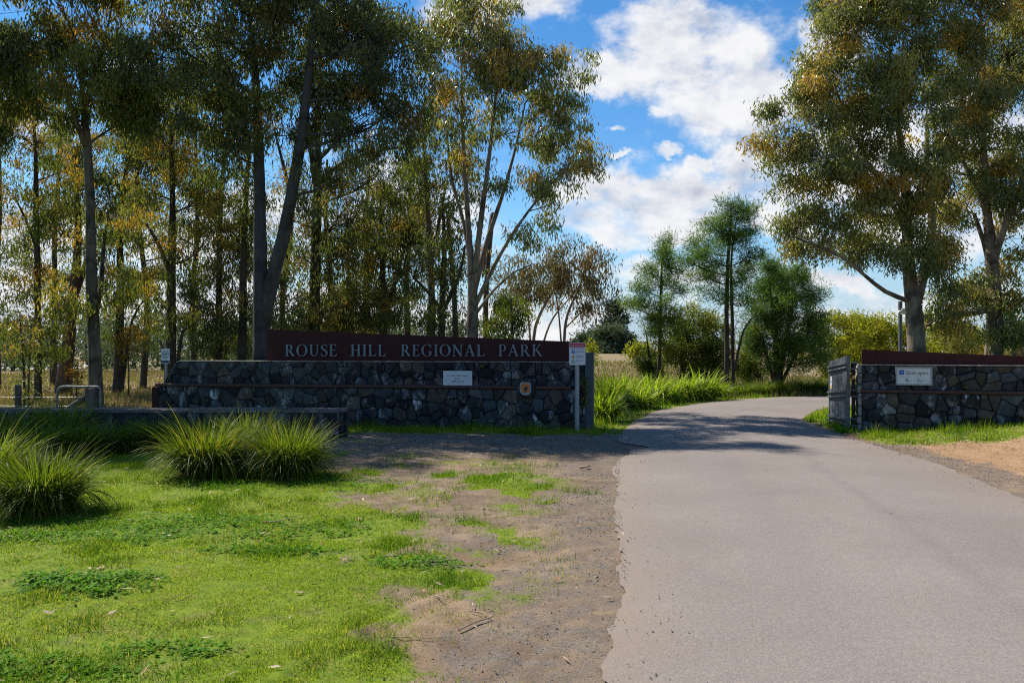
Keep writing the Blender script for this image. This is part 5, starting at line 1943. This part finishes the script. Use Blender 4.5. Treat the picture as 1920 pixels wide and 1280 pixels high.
tree('dark barked gum just right of the pale barked one', 24.5,
     [[(827, 760, 0, 15), (828, 640, 0, 14), (829, 570, 0, 12), (833, 470, 0, 9), (830, 390, 0, 5)], [(829, 585, 0, 9), (860, 520, .2, 7), (872, 460, .3, 4)], [(828, 580, 0, 7), (800, 545, -.2, 6), (775, 520, -.3, 4)]],
     [(840, 410, 45, 45), (800, 500, 40, 35), (850, 480, 35, 45), (830, 585, 35, 25), (790, 560, 35, 25), (860, 350, 30, 40)],
     'gum_dark', 'bark_dark', 600, seed=14, thin=.60, red=.15)
tree('tall many stemmed gum fanning out at the right end of the grove', 21.5,
     [[(884, 760, 0, 27.9), (885, 640, 0, 24.3), (886, 560, 0, 19.2), (881, 470, 0, 12.0), (874, 360, .1, 9.6), (868, 250, .2, 7.2), (865, 120, .3, 4.0)],
      [(887, 560, 0, 14.4), (897, 450, -.1, 11.2), (911, 340, -.2, 8.8), (924, 230, -.3, 6.4), (935, 120, -.4, 4.0)],
      [(889, 545, 0, 12.8), (914, 450, .2, 9.6), (944, 360, .4, 7.2), (968, 270, .6, 4.8), (985, 190, .7, 3.2)],
      [(890, 575, 0, 9.6), (928, 495, -.2, 7.2), (970, 425, -.4, 5.6), (1012, 370, -.5, 4.0), (1060, 318, -.6, 2.4)],
      [(885, 540, 0, 8.8), (872, 430, .3, 7.2), (846, 330, .5, 5.6), (835, 210, .7, 3.2)],
      [(891, 590, 0, 6.4), (925, 545, .2, 4.8), (965, 510, .3, 3.2), (1000, 495, .4, 2.0)]],
     [(900, 40, 65, 42), (850, 70, 45, 40), (955, 70, 55, 45), (1005, 105, 55, 45), (1045, 125, 35, 30), (870, 130, 55, 45), (930, 145, 60, 45), (995, 180, 55, 35), (1050, 170, 30, 25), (848, 195, 38, 45), (900, 220, 50, 35), (960, 240, 45, 25),
      (1040, 215, 35, 22), (1020, 265, 55, 25), (1085, 275, 38, 20), (1000, 325, 45, 22), (1050, 330, 35, 20), (1030, 385, 32, 16), (880, 295, 38, 38), (900, -20, 60, 35), (1070, 300, 30, 22), (985, 420, 30, 14), (915, 90, 55, 40)],
     'gum_warm', 'bark_pale', 760, seed=15, red=.20, cr=.36)
tree('small spreading brown gum with bare pale stems behind the panel end', 38,
     [[(1000, 680, 0, 7.4), (1001, 632, 0, 6.2), (1012, 590, 0, 5.6), (1036, 545, 0, 4.3), (1052, 495, 0, 2.5)], [(1001, 640, 0, 4.3), (988, 570, .3, 3.7), (975, 510, .5, 1.9)], [(1002, 630, 0, 4.3), (1030, 610, -.3, 3.7), (1085, 540, -.5, 1.9)]],
     [(1035, 480, 50, 24), (1085, 490, 38, 28), (985, 505, 40, 25), (1020, 520, 45, 22), (960, 530, 40, 25), (950, 560, 35, 25), (1060, 455, 35, 16)],
     'gum_brown', 'bark_cream', 230, (.22, .055), seed=16, red=.3, cr=.55)
tree('small brown gum leaning out to the right beyond the panel end', 39,
     [[(1058, 680, 0, 6.2), (1058, 635, 0, 5.6), (1064, 590, 0, 5.0), (1085, 540, 0, 3.1), (1098, 500, 0, 1.9)], [(1058, 630, 0, 3.7), (1046, 575, .2, 3.1), (1035, 530, .3, 1.9)], [(1060, 615, 0, 3.1), (1090, 585, .2, 2.5), (1115, 560, .4, 1.2)]],
     [(1095, 485, 30, 24), (1080, 525, 45, 26), (1115, 545, 22, 20), (1050, 545, 35, 22), (1120, 510, 18, 20), (1100, 575, 22, 12), (1035, 500, 30, 20)],
     'gum_brown', 'bark_cream', 230, (.22, .055), seed=17, red=.3, cr=.55)
tree('dark bushy sapling filling the gap under the many stemmed gum', 32,
     [[(962, 690, 0, 7), (960, 620, 0, 6), (958, 560, 0, 3)]],
     [(955, 585, 32, 28), (975, 610, 28, 22), (935, 610, 28, 22), (955, 550, 26, 20)],
     'bush', 'bark_dark', 560, (.15, .045), seed=18, red=.05, name='young_tree')

# --- slimmer gums deeper in the grove
DG = 'slim gums deep in the grove'
for k, (px, d, top, w_, lb, m) in enumerate((
        (-5, 33, 150, 60, 'slim gum deep in the grove at the left edge of the photo', 'gum_olive'), (100, 36, 120, 70, 'slim gum deep in the grove behind the reddish leaning trunk', 'gum_olive'),
        (268, 34, 60, 75, 'slim gum deep in the grove between the forked gum and the wall end', 'gum_olive'), (365, 33, 60, 70, 'slim gum deep in the grove above the left part of the stone wall', 'gum_dark'),
        (528, 33, 240, 60, 'slim gum deep in the grove in the gap right of the curving blue grey stem', 'gum_olive'), (625, 35, 300, 60, 'slim gum deep in the grove behind the tall straight one', 'gum_olive'),
        (690, 34, 260, 60, 'slim gum deep in the grove above the word HILL', 'gum_dark'), (768, 35, 260, 60, 'slim gum deep in the grove left of the pale barked gum', 'gum_dark'),
        (856, 34, 420, 45, 'slim gum deep in the grove left of the many stemmed gum', 'gum_olive'), (915, 36, 520, 40, 'slim gum deep in the grove right of the many stemmed gum', 'gum_olive'))):
    rq = R0(200 + k)
    bl = []
    y_ = top
    while y_ < 545:
        bl.append((px + w_ * (rq.rand() - .5) * 1.5, y_, w_ * (.45 + .35 * rq.rand()), 26 + 16 * rq.rand()))
        if rq.rand() < .5:
            bl.append((px + w_ * (rq.rand() - .5) * 2.0, y_ + 20, w_ * (.35 + .3 * rq.rand()), 20 + 12 * rq.rand()))
        y_ += 38 + 30 * rq.rand()
    tree(lb, d, [[(px, 735, 0, 12), (px + 4 * rq.randn(), 560, 0, 10), (px + 8 * rq.randn(), 400, 0, 8), (px + 10 * rq.randn(), top, 0, 4)]], bl, m, 'bark_dark' if k % 3 else 'bark_brown', 85, (.18, .045), .9, .2, .5, 210 + k, group=DG)

# --- the two big trees on the right
tree('large warm tinted gum leaning over the open gate, low limb reaching left', 20.5,
     [[(1722, 760, 0, 36), (1719, 650, 0, 33), (1716, 600, 0, 31), (1712, 560, 0, 28), (1704, 500, 0, 21), (1700, 430, 0, 18), (1695, 350, .1, 15), (1688, 280, .2, 12), (1680, 200, .3, 9), (1670, 90, .4, 5)],
      [(1716, 575, 0, 22), (1731, 512, .2, 19), (1744, 450, .3, 16), (1745, 390, .4, 13), (1736, 320, .5, 10), (1740, 220, .6, 6)],
      [(1708, 566, 0, 10), (1660, 546, -.3, 8), (1622, 515, -.5, 6.5), (1580, 482, -.7, 5), (1525, 458, -.9, 4), (1485, 442, -1, 3)],
      [(1698, 400, 0, 13), (1665, 345, -.3, 11), (1625, 312, -.5, 9), (1565, 292, -.7, 6), (1510, 305, -.8, 3)],
      [(1700, 430, 0, 10), (1655, 350, .3, 8), (1600, 250, .5, 6), (1560, 160, .7, 3)]],
     [(1640, 40, 58, 45), (1590, 95, 50, 45), (1535, 135, 50, 40), (1500, 190, 42, 38), (1560, 205, 55, 40), (1487, 260, 42, 32), (1545, 290, 55, 32), (1620, 170, 55, 45), (1650, 255, 55, 45), (1600, 265, 40, 36), (1515, 340, 45, 26), (1580, 365, 55, 30),
      (1485, 412, 40, 22), (1545, 415, 55, 26), (1620, 395, 45, 36), (1600, 455, 45, 22), (1660, 330, 45, 40), (1690, 190, 48, 48), (1680, 100, 55, 48), (1640, -40, 75, 50), (1660, 445, 36, 26), (1515, 462, 28, 17), (1715, 370, 36, 36), (1762, 455, 36, 34), (1735, 290, 45, 38),
      (1600, -10, 50, 40), (1700, -60, 80, 60), (1560, 60, 30, 40), (1465, 300, 25, 20)],
     'gum_warm', 'bark_pale', 1350, leaf=(.135, .036), droop=1.25, seed=21, red=.17, sat=.85)
tree('large twin trunked gum at the right edge behind the steel panel', 21,
     [[(1870, 760, 0, 29), (1867, 640, 0, 26), (1864, 560, 0, 24), (1857, 470, 0, 20), (1849, 390, .1, 15), (1845, 250, .2, 12), (1842, 80, .3, 7)],
      [(1850, 760, .25, 16), (1853, 640, .25, 14), (1855, 560, .2, 13), (1852, 480, .3, 10), (1830, 400, .5, 7)],
      [(1862, 490, 0, 17), (1880, 430, -.3, 14), (1906, 360, -.5, 11), (1940, 270, -.7, 7)],
      [(1860, 580, 0, 11), (1815, 588, -.2, 10), (1775, 588, -.3, 7), (1738, 612, -.4, 4)], [(1868, 585, 0, 10), (1900, 575, .3, 9), (1935, 552, .5, 7)],
      [(1850, 400, 0, 11), (1820, 330, .3, 9), (1780, 250, .5, 6)]],
     [(1760, 60, 55, 50), (1820, 40, 55, 50), (1885, 50, 55, 50), (1770, 140, 55, 45), (1835, 130, 55, 45), (1900, 145, 48, 50), (1785, 225, 55, 45), (1850, 230, 55, 45), (1910, 250, 46, 55), (1790, 320, 55, 36), (1855, 325, 45, 36), (1910, 355, 36, 45),
      (1800, 390, 55, 28), (1775, 510, 45, 34), (1800, 555, 45, 22), (1890, 510, 36, 34), (1912, 590, 36, 36), (1765, 560, 28, 20), (1750, -40, 80, 50), (1850, -60, 90, 55), (1985, 90, 80, 90), (1990, 290, 80, 90), (1985, 480, 60, 60), (1905, 440, 36, 30), (1820, 610, 30, 14), (1745, 600, 22, 14)],
     'gum_warm', 'bark_pale', 1350, leaf=(.135, .036), droop=1.25, seed=22, red=.15)

# --- feathery trees round the bend
ND = dict(leafm='needle', bark='bark_dark', leaf=(.25, .021), droop=-.45, red=.05, cr=.34, spread=.50, sat=.55)
tree('slim feathery she-oak, shortest of the two tall ones beyond the bend', 34,
     [[(1235, 715, 0, 8), (1237, 640, 0, 7), (1239, 540, 0, 5), (1244, 450, 0, 2.5)]],
     [(1246, 458, 11, 16), (1240, 485, 20, 15), (1215, 505, 20, 12), (1262, 508, 20, 13), (1240, 535, 30, 14), (1206, 542, 20, 12), (1273, 546, 18, 12), (1235, 572, 35, 13), (1194, 580, 20, 12), (1215, 608, 22, 13), (1262, 596, 26, 13), (1245, 625, 26, 13)],
     rho=1000, seed=31, name='she_oak', **ND)
tree('tallest feathery she-oak with two thin trunks beyond the bend', 31,
     [[(1362, 735, 0, 9.5), (1363, 640, 0, 9), (1364, 500, 0, 7), (1370, 385, 0, 3)], [(1375, 735, .3, 7.5), (1373, 620, .3, 7), (1372, 500, .3, 5), (1382, 410, .3, 2)], [(1368, 650, 0, 5), (1395, 620, -.3, 4), (1420, 590, -.5, 2)]],
     [(1372, 385, 16, 14), (1365, 412, 32, 15), (1392, 408, 22, 15), (1338, 428, 20, 13), (1355, 448, 42, 15), (1396, 448, 28, 15), (1310, 463, 22, 11), (1340, 488, 45, 16), (1402, 478, 22, 17), (1320, 518, 36, 15), (1370, 528, 36, 15), (1410, 518, 18, 13), (1297, 490, 20, 11), (1335, 556, 30, 13), (1388, 566, 26, 13)],
     rho=1050, seed=32, name='she_oak', **ND)
tree('broad round dark she-oak beyond the bend, left of the gate', 33,
     [[(1457, 735, 0, 14), (1457, 670, 0, 12), (1451, 600, 0, 8), (1440, 540, 0, 4)], [(1458, 690, 0, 9), (1475, 630, .3, 7), (1492, 560, .5, 4)], [(1457, 700, 0, 7), (1495, 660, -.3, 5), (1520, 620, -.5, 3)], [(1456, 690, 0, 7), (1435, 650, -.3, 5), (1415, 610, -.5, 3)]],
     [(1448, 518, 28, 20), (1478, 530, 32, 24), (1430, 548, 28, 24), (1508, 555, 28, 26), (1468, 575, 45, 28), (1520, 600, 28, 28), (1420, 598, 32, 28), (1492, 632, 45, 28), (1442, 645, 38, 26), (1412, 640, 22, 22), (1530, 640, 22, 26), (1508, 675, 36, 22), (1440, 500, 18, 14), (1495, 525, 16, 16), (1540, 660, 18, 24), (1470, 610, 45, 28), (1440, 680, 25, 18)],
     rho=1350, seed=33, name='she_oak', **ND)
BS = 'olive shrubs under the feathery trees'
for k, (lb, px, py, bl, m) in enumerate((
        ('olive shrub just right of the slim she-oak', 1275, 712, [(1270, 605, 30, 24), (1285, 635, 38, 28), (1258, 655, 28, 24), (1295, 670, 36, 24)], 'bush'),
        ('light green open shrub left of the twin trunks', 1325, 716, [(1325, 605, 30, 22), (1315, 640, 34, 28), (1335, 670, 34, 26), (1345, 625, 24, 22)], 'bush'),
        ('twiggy shrub between twin trunks and the round she-oak', 1402, 720, [(1398, 660, 24, 20), (1408, 690, 24, 18), (1392, 690, 22, 16)], 'bush'),
        ('low shrub at the edge of the dry field left of the slim she-oak', 1215, 705, [(1213, 690, 16, 10), (1225, 676, 14, 12)], 'bush'))):
    tree(lb, 35 + k * .6, [[(px, py, 0, 7), (px + 3, 670, 0, 5), (px - 4, 620, 0, 2)], [(px, py - 12, 0, 5), (px + 14, 650, .3, 2)]], [(a_, b_ + 2, c_ * 1.1, d_ * 1.15) for a_, b_, c_, d_ in bl] + [(bl[-1][0], 695, 24, 20)], m, 'bark_dark', 700, (.20, .040), -.2, .12, .4, 40 + k, 'shrub', 'shrub', BS)
WB = 'yellow green wattles behind the right wall'
for k, (lb, px, d, bl) in enumerate((
        ('yellow green wattle seen just over the top of the open gate', 1572, 42, [(1570, 625, 30, 22), (1590, 645, 30, 24), (1560, 660, 28, 24), (1580, 685, 40, 24)]),
        ('yellow green wattle between the gate and the camera pole', 1622, 44, [(1615, 618, 30, 16), (1635, 635, 30, 22), (1610, 650, 34, 24), (1630, 675, 45, 24)]),
        ('bright wattle right behind the camera pole', 1668, 45, [(1665, 622, 28, 16), (1680, 640, 28, 22), (1660, 660, 34, 24), (1690, 675, 36, 22)]),
        ('wattle in the gap right of the warm gum trunk', 1755, 43, [(1745, 640, 26, 22), (1770, 628, 26, 20), (1760, 660, 36, 22)]),
        ('wattle in the middle of the gap between the right trunks', 1800, 46, [(1795, 632, 26, 18), (1815, 645, 28, 22), (1800, 670, 36, 20)]),
        ('wattle against the twin trunks at the right edge', 1842, 44, [(1835, 640, 26, 18), (1850, 655, 28, 18), (1830, 672, 30, 16)]))):
    tree(lb, d, [[(px, 720, 0, 7), (px + 2, 680, 0, 5), (px - 4, 640, 0, 2)]], [(a_, b_ - 6, c_ * 1.15, d_ * 1.2) for a_, b_, c_, d_ in bl], 'wattle', 'bark_dark', 450, (.24, .06), -.1, .10, .5, 50 + k, 'wattle', 'shrub', WB, twigs=False)
tree('dark leafy shrub with brown tips in front of the wattles', 36, [[(1800, 720, 0, 7), (1805, 660, 0, 5), (1820, 600, 0, 3)]], [(1800, 625, 26, 22), (1825, 655, 28, 20), (1785, 650, 20, 18)], 'gum_olive', 'bark_dark', 420, (.18, .045), .5, .3, .42, 61, 'shrub', 'shrub')
tree('bluish gum foliage at the right edge above the brick roof', 33, [[(1905, 720, 0, 8), (1902, 640, 0, 6), (1898, 560, 0, 3)]], [(1895, 600, 26, 22), (1915, 630, 22, 16), (1885, 575, 22, 18), (1925, 590, 22, 30)], 'needle', 'bark_dark', 360, (.18, .05), .8, .05, .42, 62, 'young_tree', 'tree')

# --- far trees across the field
FT = dict(twigs=False, red=.03, sat=.5)
tree('big round blue green tree far across the field', 82, [[(1155, 664, 0, 5), (1155, 640, 0, 3)]], [(1155, 625, 30, 20), (1172, 640, 22, 18), (1135, 638, 22, 18), (1155, 645, 36, 16), (1140, 652, 20, 8), (1175, 652, 18, 8)], 'far', 'bark_dark', 130, (.42, .16), .2, cr=.9, seed=71, name='round_tree', **FT)
tree('dark domed pine standing up behind the round tree', 98, [[(1150, 664, 0, 4), (1150, 570, 0, 2)]], [(1150, 574, 15, 8), (1148, 588, 19, 9), (1158, 600, 16, 8), (1142, 604, 14, 8), (1152, 612, 20, 8)], 'far_dark', 'bark_dark', 130, (.45, .16), 0, cr=.9, seed=72, name='pine_tree', **FT)
tree('rounded pale green tree at the left of the big round one', 86, [[(1110, 664, 0, 5), (1110, 640, 0, 3)]], [(1110, 636, 24, 16), (1095, 646, 22, 12), (1122, 648, 20, 12)], 'far', 'bark_dark', 130, (.42, .16), .2, cr=.9, seed=73, name='round_tree', **FT)
tree('bright green low bush at the far end of the dry field', 56, [[(1194, 676, 0, 4), (1194, 664, 0, 2)]], [(1186, 666, 18, 7), (1204, 662, 18, 9), (1194, 658, 16, 6)], 'wattle', 'bark_dark', 260, (.28, .09), -.3, cr=.5, seed=74, name='bush', cat='bush', **FT)
tree('yellow leaved sapling showing above the gate post', 40, [[(1108, 700, 0, 3), (1107, 660, 0, 2)]], [(1106, 652, 11, 12), (1112, 672, 9, 10)], 'wattle', 'bark_dark', 300, (.2, .05), .3, cr=.35, seed=75, name='young_tree', **FT)

# saplings in the field
tree('pair of thin dark leafy saplings behind the slim timber post', 17.9, [[(46, 790, 0, 4.5), (45, 680, 0, 4), (41, 590, 0, 2)], [(53, 790, .1, 4.5), (53, 690, .1, 3.5), (60, 600, .1, 2)]],
     [(45, 600, 22, 25), (60, 640, 20, 25), (40, 660, 20, 22), (58, 700, 18, 16), (66, 740, 16, 12), (25, 735, 14, 10)], 'gum_olive', 'bark_dark', 420, (.11, .028), 1.0, .25, .22, 81, 'sapling', 'sapling')
tree('small orange leaved sapling beside the bent pipe rail', 24, [[(141, 770, 0, 2.5), (143, 720, 0, 2), (146, 695, 0, 1.2)]], [(140, 705, 10, 14), (150, 712, 8, 14), (146, 685, 8, 10)], 'orange', 'bark_dark', 420, (.13, .05), .6, .45, .2, 82, 'sapling', 'sapling')
tree('thin sapling with orange tipped leaves in the dry field', 27, [[(241, 726, 0, 2.5), (240, 680, 0, 2), (238, 630, 0, 1.2)]], [(238, 640, 18, 16), (250, 625, 14, 14), (230, 655, 12, 12)], 'orange', 'bark_dark', 260, (.15, .05), .7, .3, .25, 83, 'sapling', 'sapling')

# --- distant wood closing the field on the left: one mass, nobody could count it
rg = R0(99)
wood, wtr = MB(), MB()
x = -62.0
while x < -3:
    d = 58 + 22 * rg.rand()
    h_ = 3.3 + 1.6 * rg.rand()
    rr = 1.3 + 1.0 * rg.rand()
    wtr.tube([(x, d, -.3), (x + .2 * rg.randn(), d, h_ * .5), (x + .4 * rg.randn(), d, h_ * .95)], [.16, .11, .04], 5, cap=False)
    nb_ = 11
    for k in range(nb_):
        c = np.array([x + rr * .8 * rg.randn(), d + rr * .6 * rg.randn(), h_ * (.12 + .88 * rg.rand())])
        nc = 9
        cl_ = c + rg.randn(nc, 3) * np.array([.75, .6, .5])
        leaf_quads(wood, cl_, np.full(nc, 5), .42, .45, .15, .7, np.clip(.4 + .3 * rg.rand(nc), 0, 1), np.where(rg.rand(nc) < .1, .8, 0), rg)
    x += .45 + .6 * rg.rand()
tag(wood.build('distant_wood_foliage', M_['far']), kind='stuff')
tag(wtr.build('distant_wood_trunks', M_['bark_grey']), kind='stuff')
